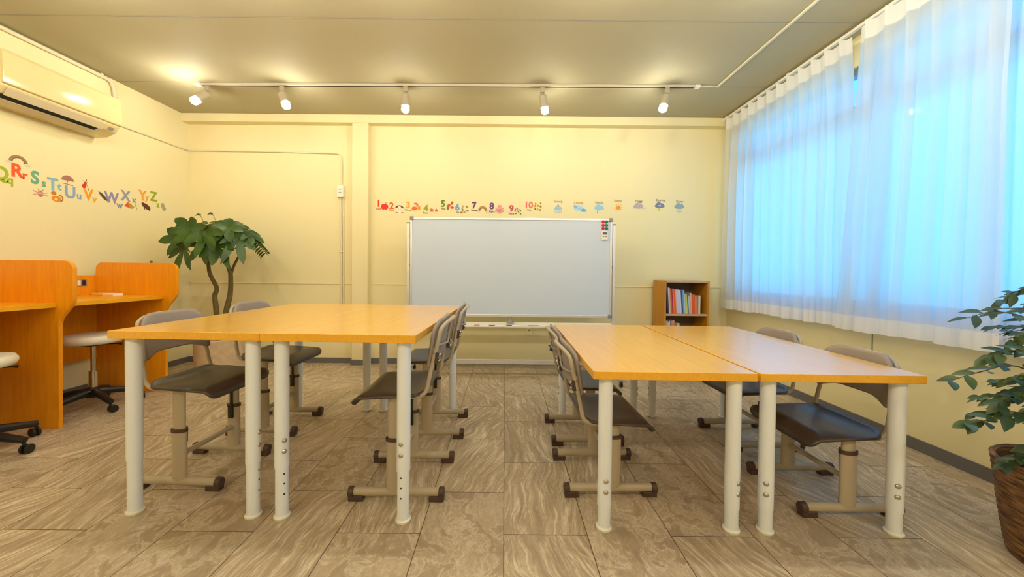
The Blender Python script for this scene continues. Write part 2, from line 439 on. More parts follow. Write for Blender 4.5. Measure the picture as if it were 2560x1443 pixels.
# windows (two sashes with upper lights, one pane mesh each)
def window(name, y0, y1):
    x0, x1 = XR + 0.02, XR + 0.07
    fr = M()
    for a, b in (((x0, y0, WZ0), (x1, y0 + 0.05, WZ1)), ((x0, y1 - 0.05, WZ0), (x1, y1, WZ1)), ((x0, y0, WZ0), (x1, y1, WZ0 + 0.05)), ((x0, y0, WZ1 - 0.05), (x1, y1, WZ1)), ((x0 - 0.015, y0, 1.99), (x1, y1, 2.10))):
        fr.box(a, b)
    if y1 - y0 > 1.5:
        fr.box((x0, 0.95, WZ0), (x1, 0.99, WZ1))
    root = struct(name, fr, MT['frame'])
    build('window_pane', M().box((x0 + 0.02, y0 + 0.04, WZ0 + 0.04), (x0 + 0.025, y1 - 0.04, WZ1 - 0.04)), MT['glass'], root)
    return root
window('window_1', 2.33, WY1)
window('window_2', WY0, 2.33)
struct('trim_9', M().box((XR - 0.012, WY0, WZ0 - 0.02), (XR + 0.02, WY1, WZ0)), MT['frame'])

# curtains
def curtain(label, ya, yb, name='curtain', xoff=0.0, seed=1, pitch=0.118):
    """ya(z), yb(z): far and near edge"""
    rnd = random.Random(seed)
    z0, z1 = 0.635, 2.50; NZ = 46
    L0 = abs(ya(1.5) - yb(1.5)); NP = max(3, int(round(L0 / pitch))); NU = NP * 14
    ph = [rnd.uniform(-0.6, 0.6) for _ in range(NP + 2)]; am = [rnd.uniform(0.55, 1.25) for _ in range(NP + 2)]
    zb = [rnd.uniform(-0.006, 0.006) for _ in range(NP + 2)]
    mb = M(); vs = []; fs = []
    for j in range(NZ + 1):
        t = j / NZ; z = z1 + (z0 - z1) * t
        a, b = ya(z), yb(z)
        for i in range(NU + 1):
            s = i / NU; k = s * NP; ki = int(k); kf = k - ki
            pha = ph[ki] * (1 - kf) + ph[ki + 1] * kf; amp = am[ki] * (1 - kf) + am[ki + 1] * kf
            open_ = min(1, max(0, (t - 0.03) / 0.35))
            pinch = math.exp(-((kf - 0.5) / 0.13) ** 2)            # heading pleat
            wave = math.sin(2 * PI * (k + 0.25 * pha * open_)) * 0.5 + 0.28 * math.sin(2 * PI * (k * 2.0 + pha + 0.35 * t)) + 0.22 * math.sin(2 * PI * (k * 0.5 + pha))
            x = XR - 0.115 + xoff - 0.034 * pinch * (1 - open_ * 0.75) - 0.033 * amp * wave * (0.18 + 0.82 * open_)
            y = a + (b - a) * s + 0.010 * math.cos(2 * PI * k) * open_
            vs.append((x, y, z + (zb[ki] * t if j else 0) + (0.012 * pinch if j == 0 else 0)))
    W1 = NU + 1
    for j in range(NZ):
        for i in range(NU):
            fs.append((j * W1 + i, j * W1 + i + 1, (j + 1) * W1 + i + 1, (j + 1) * W1 + i))
    mb.add(vs, fs)
    return tag(build(name, mb, MT['curtain'], angle=180, solid=0.0), label, 'curtain', None)
def lerp_tab(tab):
    def f(z):
        for (z0, a), (z1, b) in zip(tab, tab[1:]):
            if z <= z1: return a + (b - a) * max(0, (z - z0)) / (z1 - z0)
        return tab[-1][1]
    return f
curtain('sheer white curtain at the far window half, left of the narrow gap', lambda z: 3.70 + (0.05 if z < 2.2 else 0.05 * (2.5 - z) / 0.3) * 0.6, lerp_tab([(0.6, 2.335), (1.3, 2.35), (1.7, 2.345), (2.2, 2.350), (2.5, 2.372)]), seed=4)
curtain('sheer white curtain right of the narrow gap, behind the wicker plant\'s left branches', lerp_tab([(0.6, 2.405), (1.0, 2.375), (1.4, 2.345), (1.7, 2.325), (2.1, 2.305), (2.5, 2.285)]), lambda z: 1.60, xoff=-0.022, seed=9)
curtain('sheer white curtain at the right edge of the photo, above the potted ficus', lambda z: 1.72, lambda z: 0.25, xoff=0.016, seed=14)
cr = thing('curtain_rail', 'white curtain rail under the ceiling above the sheer curtains', 'curtain rail', (XR - 0.115, 0, 2.52))
build('rail', M().box((-0.012, 0.2, 0.0), (0.012, 3.76, 0.018)), MT['white'], cr, bevel=0.002)
for y in (0.5, 1.3, 2.1, 2.9, 3.7):
    build('bracket', M().box((-0.008, y - 0.01, 0.018), (0.115, y + 0.01, 0.03)), MT['white'], cr)

# ceiling conduit running from the track joint towards the front of the room
cc = tag(build('ceiling_conduit', M().box((1.765, -2.0, ZC - 0.012), (1.785, 3.118, ZC - 0.001)).box((1.622, 3.099, ZC - 0.010), (1.765, 3.112, ZC - 0.001)), MT['cream'], bevel=0.004), 'thin white cable conduit running along the ceiling beside the windows', 'cable conduit')

# ================================================================== TRACK LIGHTS
def track(name, x0, x1, y0, y1, label):
    t = thing(name, label, 'lighting track', ((x0 + x1) / 2, (y0 + y1) / 2, ZC - 0.022), math.atan2(y1 - y0, x1 - x0))
    h = (x1 - x0) / 2
    build('rail', M().box((-h, -0.017, 0), (h, 0.017, 0.0205)), MT['trackwhite'], t, bevel=0.002)
    build('conductor_slot', M().box((-h + 0.03, -0.006, -0.0015), (h - 0.03, 0.006, 0.001)), MT['hole'], t)
    for s in (-1, 1): build('end_cap', M().box((s * h - 0.02, -0.018, -0.002), (s * h + 0.02, 0.018, 0.0205)), MT['white'], t, bevel=0.002)
    return t
track('lighting_track', -2.62, 1.60, 3.148, 3.105, 'long white lighting track across the ceiling in front of the beam')
track('lighting_track', -2.95, 1.75, 1.66, 1.66, 'white lighting track on the ceiling nearer the viewer, above the tables')
def spot(x, y, aim, label, grp, bm_='bulb'):
    t = thing('track_spotlight', label, 'spotlight', (x, y, ZC - 0.024), 0, grp)
    build('adapter', M().box((-0.018, -0.016, -0.045), (0.018, 0.016, 0.0)).cyl((0, 0, -0.058), 0.008, 0.016, 12), MT['lampwhite'], t, bevel=0.003)
    d = Vector(aim).normalized(); q = Vector((0, 0, -1)).rotation_difference(d).to_matrix().to_4x4()
    Tm = Matrix.Translation((0, 0, -0.060)) @ q
    build('housing', M().lathe([(0.004, -0.0), (0.026, -0.004), (0.034, -0.012), (0.034, -0.105), (0.031, -0.105), (0.031, -0.09), (0.004, -0.088)], 28, T=Tm), MT['lampwhite'], t)
    bu = M().lathe([(0.004, -0.09), (0.020, -0.10), (0.029, -0.116), (0.033, -0.130), (0.030, -0.146), (0.018, -0.157), (0.003, -0.160)], 20, T=Tm)
    build('bulb', bu, MT[bm_], t)
    return t
for x, y, aim, lb in ((-2.545, 3.146, (-0.42, -0.62, -0.85), 'leftmost spotlight of the back track, its lit bulb facing left and forward'),
                      (-1.905, 3.14, (0.42, -0.25, -0.9), 'second spotlight from the left on the back track, tilted to the right'),
                      (-0.853, 3.13, (0.0, -0.05, -1), 'middle spotlight of the back track, hanging straight down'),
                      (0.302, 3.118, (0.20, 0.12, -1), 'white spotlight above the whiteboard\'s right half, tilted slightly right'),
                      (1.348, 3.108, (-0.32, -0.18, -0.93), 'rightmost spotlight of the back track, tilted left')):
    spot(x, y, aim, lb, 'spotlights on the back lighting track', 'bulb_left' if x < -2 else 'bulb')
for k, x in enumerate((-2.25, -1.45, -0.6, 0.5, 1.5)):
    spot(x, 1.66, ((-0.2, 0.1, 0.0, 0.1, -0.1)[k], (0.35, 0.2, 0.2, 0.2, 0.1)[k], -1), 'spotlight on the nearer lighting track, %s' % ('above the study carrels', 'above the left table edge', 'above the left aisle chairs', 'above the right table pair', 'beside the curtains')[k], 'spotlights on the nearer lighting track', 'bulb_front')
track('lighting_track', -2.95, 1.75, -0.9, -0.9, 'white lighting track on the ceiling behind the viewer')
for k, x in enumerate((-2.4, -0.9, 0.5, 1.6)):
    spot(x, -0.9, ((0.0, 0.1, 0.0, -0.1)[k], 0.7, -1), 'spotlight on the track behind the viewer, %s' % ('nearest the left wall', 'left of its middle', 'right of its middle', 'nearest the windows')[k], 'spotlights on the track behind the viewer', 'bulb_rear')

# ================================================================== TABLES
def table(label, height, x, y, ang, sleeve_bottom, bolt_dirs, zb, holes, grp):
    t = thing('table', label, 'table', (x, y, 0), ang, grp)
    W_, L_ = 0.6, 1.2
    build('table_top', M().box((0.0008, 0, height - 0.030), (W_ - 0.0008, L_, height)), MT['beech'], t, bevel=0.0015)
    k = 0
    for (lx, ly) in ((0.058, 0.046), (W_ - 0.058, 0.046), (0.058, L_ - 0.046), (W_ - 0.058, L_ - 0.046)):
        lg = build('leg', M().cyl((lx, ly, sleeve_bottom), 0.026, height - 0.030 - sleeve_bottom, 28), MT['legwhite'], t)
        build('leg_extension', M().cyl((lx, ly, 0.008), 0.0235, sleeve_bottom + 0.02 - 0.008, 28), MT['legwhite'], lg)
        build('foot_cap', M().lathe([(0.028, 0), (0.030, 0.003), (0.030, 0.009), (0.0255, 0.013)], 28, (lx, ly, 0)), MT['white'], lg)
        a = bolt_dirs[k]
        if a is not None:
            dx, dy = math.cos(a), math.sin(a)
            for z in zb:
                q = Vector((0, 0, 1)).rotation_difference(Vector((dx, dy, 0))).to_matrix().to_4x4()
                bb = M().sphere((0, 0, 0), 0.0095, 14, 8, T=Matrix.Translation((lx + dx * 0.0255, ly + dy * 0.0255, z)) @ q, sc=(1, 1, 0.55))
                build('bolt', bb, MT['chrome'], lg)
            if holes:
                for z in holes:
                    q = Vector((0, 0, 1)).rotation_difference(Vector((dx, dy, 0))).to_matrix().to_4x4()
                    hh = M().cyl((0, 0, 0), 0.0035, 0.0006, 12, T=Matrix.Translation((lx + dx * 0.0233, ly + dy * 0.0233, z)) @ q)
                    build('height_hole', hh, MT['hole'], lg)
        k += 1
    return t
D = math.radians
LA = -0.0305; LX, LY = -1.531, 1.4085
table('orange beech table of the taller left pair, on the carrel side', 0.7354, LX, LY, LA, 0.215, (D(180), D(0), D(150), D(170)), (0.335, 0.285), (0.185, 0.146, 0.104), 'tables of the taller left pair')
table('orange beech table of the taller left pair, on the centre aisle side', 0.7354, LX + 0.6 * math.cos(LA), LY + 0.6 * math.sin(LA), LA, 0.200, (D(-38), D(-96), D(150), D(195)), (0.311, 0.268), (0.180, 0.141, 0.100), 'tables of the taller left pair')
RA = -0.0126; RX, RY = 0.3307, 1.3441
table('lower beech table of the right pair, on the centre aisle side', 0.6143, RX, RY, RA, 0.090, (D(-92), D(-68), D(180), D(-30)), (0.193, 0.152), None, 'tables of the lower right pair')
table('lower beech table of the right pair, on the window side, with pale window glare', 0.6143, RX + 0.611 * math.cos(RA), RY + 0.611 * math.sin(RA), RA, 0.090, (D(-122), D(-118), D(180), D(-30)), (0.193, 0.152), None, 'tables of the lower right pair')

# ================================================================== SCHOOL CHAIRS
def school_chair(label, zs, grp):
    """faces +Y, origin on the floor under the middle of the runners; zs = seat height"""
    t = thing('school_chair', label, 'chair', (0, 0, 0), 0, grp)
    hw = 0.156
    # runners with end caps
    for s in (-1, 1):
        x = s * hw
        rn = build('runner', M().tube([(x, -0.185, 0.036), (x, 0.185, 0.036)], 0.0185, 16, ry=0.015), MT['taupe'], t)
        for e_ in (-1, 1):
            y = e_ * 0.192
            cp = M().tube([(x, y - 0.012, 0.034), (x, y + 0.012, 0.034)], [0.024, 0.022] if e_ > 0 else [0.022, 0.024], 16, ry=0.021)
            cp.box((x - 0.017, y - e_ * 0.052, 0.0), (x + 0.017, y + e_ * 0.010, 0.024))
            build('end_cap', cp, MT['brownplastic'], rn, bevel=0.003)
        col = build('column', M().tube([(x, 0.012, 0.045), (x, 0.012, 0.262)], 0.0325, 24, ry=0.018), MT['taupe'], t)
        build('collar', M().tube([(x, 0.012, 0.256), (x, 0.012, 0.270)], 0.0355, 24, ry=0.0215), MT['brownplastic'], col)
        build('inner_post', M().tube([(x, 0.012, 0.24), (x, 0.012, zs - 0.012)], 0.027, 24, ry=0.014), MT['taupe'], col)
        inn = -s
        lk = M().box((x + inn * 0.016, 0.002, 0.20), (x + inn * 0.030, 0.024, 0.268))
        if zs > 0.4: lk.box((x + inn * 0.014, 0.006, 0.262), (x + inn * 0.021, 0.018, zs - 0.02))
        build('height_clip', lk, MT['blackplastic'], col, bevel=0.002)
    build('stretcher', M().tube([(-hw, 0.012, 0.150), (hw, 0.012, 0.150)], 0.012, 14), MT['taupe'], t)
    # seat frame
    fr = M()
    fr.tube([(-hw, 0.012, zs - 0.022), (hw, 0.012, zs - 0.022)], 0.010, 12)
    fr.box((-hw - 0.02, -0.10, zs - 0.020), (-hw + 0.02, 0.13, zs - 0.010)).box((hw - 0.02, -0.10, zs - 0.020), (hw + 0.02, 0.13, zs - 0.010))
    build('seat_frame', fr, MT['taupe'], t, bevel=0.002)
    # seat
    out = roundpoly([(-0.192, -0.125), (0.192, -0.125), (0.195, 0.205), (-0.195, 0.205)], [0.075, 0.075, 0.045, 0.045], 7)
    def sf(u, v):
        z = zs - 0.010 * math.exp(-((v + 0.02) / 0.10) ** 2) * (1 - (u / 0.2) ** 2)
        if v > 0.12: z -= 0.055 * ((v - 0.12) / 0.085) ** 1.9
        if v < -0.07: z += 0.018 * ((-0.07 - v) / 0.055) ** 2
        v2 = v - (0.02 * ((v - 0.17) / 0.035) ** 2 if v > 0.17 else 0)
        return (u, v2, z)
    build('seat', M().disc_sheet(out, sf, 14), MT['seat'], t, solid=0.010, angle=60)
    # backrest: top middle sits furthest back, side lobes come forward and reach lower
    zb0, zb1 = zs + 0.118, zs + 0.310
    bo = roundpoly([(-0.174, zb0 - 0.018), (-0.09, zb0 + 0.014), (0.09, zb0 + 0.014), (0.174, zb0 - 0.018), (0.162, zb1), (-0.162, zb1)], [0.012, 0.12, 0.12, 0.012, 0.075, 0.075], 8)
    def depth(u, z): return -(0.134 + 0.036 * (1 - (u / 0.18) ** 2) + 0.024 * ((z - zb0) / 0.2) + (0.005 * max(0, (z - zb0) / 0.2 - 0.75) * 4))
    def bf(u, v): return (u, depth(u, v), v)
    bk = build('backrest', M().disc_sheet(bo, bf, 10), MT['back'], t, solid=0.012, angle=60)
    # reinforcing ribs on the rear face
    rb = M()
    for s in (-1, 1):
        rb.tube([(s * 0.160, depth(0.16, zb0 + 0.09) - 0.010, zb0 + 0.085), (s * 0.09, depth(0.09, zb0 + 0.08) - 0.010, zb0 + 0.075), (0, depth(0, zb0 + 0.07) - 0.010, zb0 + 0.068)], 0.0055, 8)
        rb.tube([(s * 0.158, depth(0.158, zb0 + 0.02) - 0.010, zb0 + 0.075), (s * 0.155, depth(0.155, zb0) - 0.010, zb0 + 0.004)], 0.008, 8)
    build('rib', rb, MT['back'], bk)
    # back frame: one tube, from under the seat up and over in an arch
    pts = [(-0.168, 0.06, zs - 0.014), (-0.170, -0.124, zs - 0.014), (-0.166, -0.142, zs + 0.09)]
    for q in range(13):
        a = PI * q / 12; u = -math.cos(a) * 0.158; zz = zb0 + 0.115 + 0.068 * min(1, math.sin(a) ** 0.55 if q not in (0, 12) else 0)
        pts.append((u, depth(u, zz) - 0.020, zz))
    pts += [(0.166, -0.142, zs + 0.09), (0.170, -0.124, zs - 0.014), (0.168, 0.06, zs - 0.014)]
    build('back_frame', M().tube(catmull(bend(pts, 0.045, 5), 2), 0.0088, 12), MT['taupe'], t, angle=80)
    for s in (-1, 1):
        pl = build('clamp_plate', M().box((s * 0.160 - 0.010, depth(0.16, zb0 + 0.01) - 0.031, zb0 + 0.008), (s * 0.160 + 0.010, depth(0.16, zb0 + 0.01) - 0.012, zb0 + 0.056)), MT['brownplastic'], t, bevel=0.003)
        for zz in (zb0 + 0.020, zb0 + 0.044): build('bolt', M().sphere((s * 0.160, depth(0.16, zz) - 0.033, zz), 0.0072, 12, 8), MT['chrome'], pl)
    return t
g1 = 'school chairs at the taller left tables'; g2 = 'school chairs at the lower right tables'
ch = school_chair('grey-brown school chair on the aisle side of the left tables, nearer one', 0.462, g1)
ch.location = (-0.452, 1.704, 0); ch.rotation_euler = (0, 0, PI / 2 + 0.005)
dup(ch, (-0.437, 2.283, 0), PI / 2 + 0.02, 'grey-brown school chair on the aisle side of the left tables, nearer the whiteboard', g1)
dup(ch, (-1.440, 1.768, 0), -PI / 2 - 0.035, 'school chair on the carrel side of the left tables, nearer one', g1)
dup(ch, (-1.422, 2.298, 0), -PI / 2, 'school chair on the carrel side of the left tables, nearest the money tree', g1)
cl = school_chair('lower school chair on the aisle side of the right tables, nearer one', 0.338, g2)
cl.location = (0.468, 1.750, 0); cl.rotation_euler = (0, 0, -PI / 2 + 0.025)
dup(cl, (0.476, 2.216, 0), -PI / 2 + 0.015, 'lower school chair on the aisle side of the right tables, nearer the whiteboard', g2)
dup(cl, (1.410, 1.630, 0), PI / 2, 'lower school chair on the window side of the right tables, nearer one', g2)
dup(cl, (1.455, 2.172, 0), PI / 2 + 0.01, 'lower school chair on the window side of the right tables, the farther one', g2)

# ================================================================== STUDY CARRELS (left wall)
def study_carrels():
    t = thing('study_carrel', 'orange wood study carrel desk with rounded divider panels on the left wall', 'desk', (XL, 2.196, 0))
    # profile: u = distance from wall, v = height
    prof = roundpoly([(0.06, 0.0), (0.62, 0.0), (0.625, 0.655), (0.715, 0.765), (0.715, 1.018), (0.075, 1.018), (0.06, 0.6)], [0, 0, 0.11, 0.09, 0.055, 0.05, 0], 8)
    for y in (0.0, 0.697, -0.697):
        build('divider_panel', M().extrude(prof, 0.022, lambda u, v, w, y=y: (u, y + w, v)), MT['beech_x'], t, bevel=0.0015)
    for y in (0.022, -0.675):
        build('desk_top', M().box((0.062, y, 0.735), (0.612, y + 0.675, 0.762)), MT['beech_flat'], t, bevel=0.0015)
        bp = build('back_panel', M().box((0.060, y, 0.265), (0.078, y + 0.675, 0.912)), MT['beech_x'], t, bevel=0.0015)
    so = M().box((0.078, 0.585 - 0.03, 0.835), (0.082, 0.585 + 0.045, 0.885))
    oc = build('socket_plate', so, MT['capgrey'], t, bevel=0.001)
    build('socket_insert', M().box((0.082, 0.565, 0.84), (0.084, 0.585, 0.88)), MT['white'], oc)
    build('socket_insert', M().box((0.082, 0.598, 0.84), (0.084, 0.618, 0.88)), MT['blackplastic'], oc)
    return t
study_carrels()
wb_ = thing('notebook', 'thin white and yellow notebook lying on the far carrel desk', 'notebook', (-3.09, 2.845, 0.762), -0.24)
build('cover', M().box((-0.12, -0.03, 0), (0.12, 0.03, 0.016)), mat('yellow_cover', '#f0c060', rough=0.5), wb_, bevel=0.002)
build('white_sleeve', M().box((0.01, -0.031, -0.0), (0.122, 0.031, 0.0175)), MT['white'], wb_, bevel=0.002)

# ================================================================== STOOLS
def stool(label):
    t = thing('rolling_stool', label, 'stool', (0, 0, 0), 0, 'white rolling stools at the carrels')
    build('seat', M().lathe([(0.02, 0.452), (0.135, 0.452), (0.152, 0.460), (0.160, 0.475), (0.160, 0.492), (0.150, 0.508), (0.12, 0.514), (0.02, 0.515)], 40), MT['stoolseat'], t)
    build('seat_plate', M().cyl((0, 0, 0.435), 0.06, 0.017, 24), MT['blackplastic'], t)
    build('height_lever', M().tube([(0.05, 0, 0.440), (0.13, -0.02, 0.440), (0.155, -0.024, 0.437)], [0.004, 0.004, 0.010], 10), MT['blackplastic'], t)
    build('gas_lift', M().cyl((0, 0, 0.23), 0.014, 0.21, 20).cyl((0, 0, 0.13), 0.024, 0.125, 20), MT['chrome'], t)
    bs = M().lathe([(0.035, 0.075), (0.042, 0.10), (0.034, 0.14), (0.026, 0.145)], 24)
    for k in range(5):
        a = 2 * PI * k / 5 + 0.35; c, s = math.cos(a), math.sin(a)
        bs.tube([(c * 0.02, s * 0.02, 0.112), (c * 0.12, s * 0.12, 0.100), (c * 0.245, s * 0.245, 0.074)], [0.026, 0.023, 0.017], 12)
        bs.cyl((c * 0.242, s * 0.242, 0.045), 0.007, 0.03, 10)
    base = build('base', bs, MT['blackplastic'], t)
    for k in range(5):
        a = 2 * PI * k / 5 + 0.35; c, s = math.cos(a), math.sin(a)
        cs = M(); p = Vector((c * 0.242, s * 0.242, 0.0245)); tdir = Vector((-s, c, 0)); ax = Vector((c, s, 0))
        for o_ in (-0.017, 0.006): cs.tube([p + ax * o_ + tdir * 0.012, p + ax * (o_ + 0.011) + tdir * 0.012], 0.0245, 18)
        build('caster', cs, MT['blackplastic'], base, bevel=0.002)
    return t
st = stool('white round rolling stool with black five-star base under the far carrel desk'); st.location = (-2.87, 2.55, 0); st.rotation_euler = (0, 0, 0.5)
dup(st, (-2.735, 1.86, 0), 1.05, 'white round rolling stool cut by the left edge of the photo, before the near divider')

# ================================================================== AIR CONDITIONER
def air_con():
    y0, y1 = 2.262, 2.962
    t = thing('air_conditioner', 'white wall-mounted air conditioner high on the left wall', 'air conditioner', (XL, 0, 0))
    to3 = lambda a: (lambda u, v, w: (u, a + w, v))
    body = roundpoly([(0.001, 2.015), (0.10, 2.018), (0.175, 2.055), (0.205, 2.098), (0.205, 2.318), (0.001, 2.325)], [0, 0.03, 0.03, 0.02, 0.015, 0], 5)
    build('body', M().extrude(body, y1 - y0, to3(y0)), MT['acwhite'], t, bevel=0.008, seg=3)
    pan = roundpoly([(0.206, 2.106), (0.221, 2.112), (0.224, 2.20), (0.217, 2.300), (0.206, 2.322)], [0, 0.006, 0, 0.02, 0], 4)
    build('front_panel', M().extrude(pan, y1 - y0, to3(y0)), MT['acwhite'], t, bevel=0.003)
    # louver sits on the sloping chin; dark outlet slot below it
    sl = M().extrude([(0.176, 2.048), (0.206, 2.092), (0.211, 2.088), (0.183, 2.042)], y1 - y0 - 0.14, to3(y0 + 0.03))
    build('louver', sl, MT['acgrey'], t, bevel=0.002)
    build('outlet_slot', M().extrude([(0.150, 2.036), (0.176, 2.050), (0.179, 2.044), (0.152, 2.030)], y1 - y0 - 0.16, to3(y0 + 0.02)), MT['hole'], t)
    build('lower_flap', M().extrude([(0.085, 2.012), (0.146, 2.032), (0.148, 2.026), (0.087, 2.006)], y1 - y0 - 0.16, to3(y0 + 0.02)), MT['acgrey'], t, bevel=0.001)
    build('display', M().extrude([(0.186, 2.064), (0.197, 2.081), (0.199, 2.079), (0.188, 2.062)], 0.035, to3(y1 - 0.075)), MT['capgrey'], t)
    return t
air_con()
rp_ = thing('conduit_pipe', 'thick cream pipe along the top of the left wall bending down behind the air conditioner', 'pipe', (XL, 0, 0))
build('pipe', M().tube(bend([(0.018, -1.5, 2.538), (0.018, 3.045, 2.530), (0.018, 3.075, 2.515), (0.018, 3.098, 2.45), (0.018, 3.098, 2.20)], 0.05, 6), 0.0135, 14), MT['cream'], rp_, angle=80)
build('pipe_clip', M().box((0.0, 2.985, 2.512), (0.034, 3.000, 2.550)), MT['cream'], rp_, bevel=0.002)
cd = thing('cable_conduit', 'thin cream cable conduit along the left wall from the air conditioner to the corner', 'cable conduit', (XL, 0, 0))
build('conduit', M().tube([(0.0085, 2.985, 2.19), (0.0085, 3.5, 2.197), (0.0085, YB - 0.020, 2.200)], 0.0075, 10), MT['cream'], cd, angle=80)
cd = thing('cable_conduit', 'thin cream conduit along the back wall bending down to the electrical box', 'cable conduit', (0, YB, 0))
build('conduit', M().tube(bend([(XL + 0.004, -0.0095, 2.200), (-2.4, -0.0095, 2.195), (-1.715, -0.0095, 2.183), (-1.700, -0.0095, 2.10), (-1.702, -0.0095, 1.852)], 0.055, 7), 0.0075, 10), MT['cream'], cd, angle=80)
cd = thing('cable_conduit', 'pair of cream conduits running down from the electrical box beside the pillar', 'cable conduit', (0, YB, 0))
build('conduit', M().tube([(-1.712, -0.0105, 1.722), (-1.705, -0.0105, 1.15), (-1.705, -0.0105, 0.40)], 0.0095, 10), MT['cream'], cd, angle=80)
build('conduit', M().tube([(-1.688, -0.0095, 1.722), (-1.682, -0.0095, 1.15), (-1.680, -0.0095, 0.40)], 0.006, 10), MT['cream'], cd, angle=80)
build('conduit_clip', M().box((-1.722, -0.024, 1.160), (-1.680, 0, 1.172)), MT['cream'], cd, bevel=0.001)
bx = thing('switch_box', 'small white electrical box on the conduit left of the pillar', 'electrical box', (-1.705, YB - 0.03, 1.79))
build('box', M().box((-0.034, -0.012, -0.065), (0.034, 0.030, 0.060)), MT['white'], bx, bevel=0.004)
build('status_window', M().box((-0.014, -0.0135, 0.014), (0.016, -0.0118, 0.022)).box((-0.014, -0.0135, -0.016), (0.014, -0.0118, -0.010)), MT['capgrey'], bx)
bo_ = thing('wall_outlet', 'white wall outlet under the whiteboard tray', 'outlet', (0.262, YB, 0.352))
build('plate', M().box((-0.035, -0.010, -0.035), (0.035, 0, 0.035)), MT['wall'], bo_, bevel=0.003)
build('socket', M().box((-0.012, -0.0115, 0.004), (0.012, -0.0098, 0.018)), MT['capgrey'], bo_)
kn = thing('wall_hook', 'small brass-coloured wall fitting at the corner above the far carrel divider', 'wall hook', (XL + 0.004, 3.42, 1.03))
build('hook_plate', M().cyl((0, 0, 0), 0.014, 0.006, 16, T=Matrix.Rotation(PI / 2, 4, 'Y')), MT['bark'], kn)
build('hook_arm', M().tube(bend([(0.004, 0, 0), (0.035, 0, -0.002), (0.040, 0, 0.028)], 0.01, 4), 0.004, 8), MT['cream'], kn)

# ================================================================== WHITEBOARD
def whiteboard():
    X0, X1, Z0, Z1, Y = -0.868, 0.980, 0.560, 1.470, 3.37
    t = thing('whiteboard', 'large blank rolling whiteboard with grey corner caps against the back wall', 'whiteboard', (0, Y, 0))
    build('board', M().box((X0 + 0.01, -0.008, Z0 + 0.01), (X1 - 0.01, 0.012, Z1 - 0.01)), MT['board'], t)
    for a, b in (((X0, -0.014, Z1 - 0.024), (X1, 0.018, Z1)), ((X0, -0.014, Z0), (X1, 0.018, Z0 + 0.024)), ((X0, -0.014, Z0 + 0.024), (X0 + 0.018, 0.018, Z1 - 0.024)), ((X1 - 0.018, -0.014, Z0 + 0.024), (X1, 0.018, Z1 - 0.024))):
        build('frame_rail', M().box(a, b), MT['alu'], t, bevel=0.004)
    for x in (X0, X1):
        for z in (Z0, Z1):
            sx_ = 1 if x == X0 else -1; sz_ = 1 if z == Z0 else -1
            a = (min(x - sx_ * 0.004, x + sx_ * 0.032), -0.018, min(z - sz_ * 0.004, z + sz_ * 0.032)); b = (max(x - sx_ * 0.004, x + sx_ * 0.032), 0.02, max(z - sz_ * 0.004, z + sz_ * 0.032))
            build('corner_cap', M().box(a, b), MT['capgrey'], t, bevel=0.007, seg=3)
    for x, s in ((X0 - 0.020, -1), (X1 + 0.020, 1)):
        up = build('upright', M().box((x - 0.012, -0.012, 0.075), (x + 0.012, 0.016, 1.412)), MT['alu'], t, bevel=0.003)
        build('upright_cap', M().box((x - 0.013, -0.013, 1.408), (x + 0.013, 0.017, 1.420)), MT['capgrey'], up, bevel=0.002)
        build('pivot_knob', M().tube([(x - s * 0.020, 0, 1.03), (x + s * 0.004, 0, 1.03)], 0.012, 14), MT['capgrey'], up)
        build('foot_bar', M().box((x - 0.016, -0.29, 0.058), (x + 0.016, 0.29, 0.090)), MT['alu'], t, bevel=0.004)
        for y in (-0.26, 0.26):
            c_ = M().tube([(x - 0.011, y, 0.024), (x - 0.002, y, 0.024)], 0.0235, 18).tube([(x + 0.002, y, 0.024), (x + 0.011, y, 0.024)], 0.0235, 18)
            build('caster', c_, MT['blackplastic'], t, bevel=0.002)
            build('caster_fork', M().box((x - 0.013, y - 0.008, 0.03), (x + 0.013, y + 0.008, 0.058)), MT['capgrey'], t)
    build('lower_bar', M().box((X0 - 0.02, -0.010, 0.122), (X1 + 0.02, 0.014, 0.166)), MT['alu'], t, bevel=0.003)
    tr = M().box((X0 - 0.02, -0.075, 0.474), (X1 + 0.02, 0.012, 0.478)).box((X0 - 0.02, -0.079, 0.474), (X1 + 0.02, -0.075, 0.488)).box((X0 - 0.02, 0.010, 0.474), (X1 + 0.02, 0.014, 0.508))
    build('pen_tray', tr, MT['white'], t, bevel=0.001)
    kb = M().lathe([(0.034, 0.0), (0.024, 0.016), (0.015, 0.034), (0.014, 0.044), (0.012, 0.050)], 20, (0.056, -0.004, 0.508))
    build('tilt_lock', kb, MT['capgrey'], t)
    return t
whiteboard()
def magnet(x, z, c, nm, lb):
    Tm = Matrix.Translation((x, 3.362, z)) @ Matrix.Rotation(PI / 2, 4, 'X')
    tag(build('magnet', M().lathe([(0.0135, 0), (0.0145, 0.003), (0.013, 0.008), (0.006, 0.011)], 20, T=Tm), MT[c], angle=60), lb, 'magnet', 'round magnets in the whiteboard corner')
MT['magred'] = mat('red_magnet', '#d8143c', rough=0.3); MT['maggreen'] = mat('green_magnet', '#1a7a44', rough=0.3)
for z, w in ((1.441, 'topmost'), (1.409, 'middle'), (1.379, 'lowest')):
    magnet(0.895, z, 'magred', 'red', w + ' red round magnet in the upper right corner of the whiteboard')
    magnet(0.9265, z - 0.001, 'maggreen', 'green', w + ' green round magnet in the upper right corner of the whiteboard')
tm = thing('timer', 'white digital timer with a dark display stuck on the whiteboard under the magnets', 'timer', (0.909, 3.362, 1.314))
build('timer_body', M().box((-0.029, -0.016, -0.040), (0.029, 0, 0.040)), MT['white'], tm, bevel=0.004)
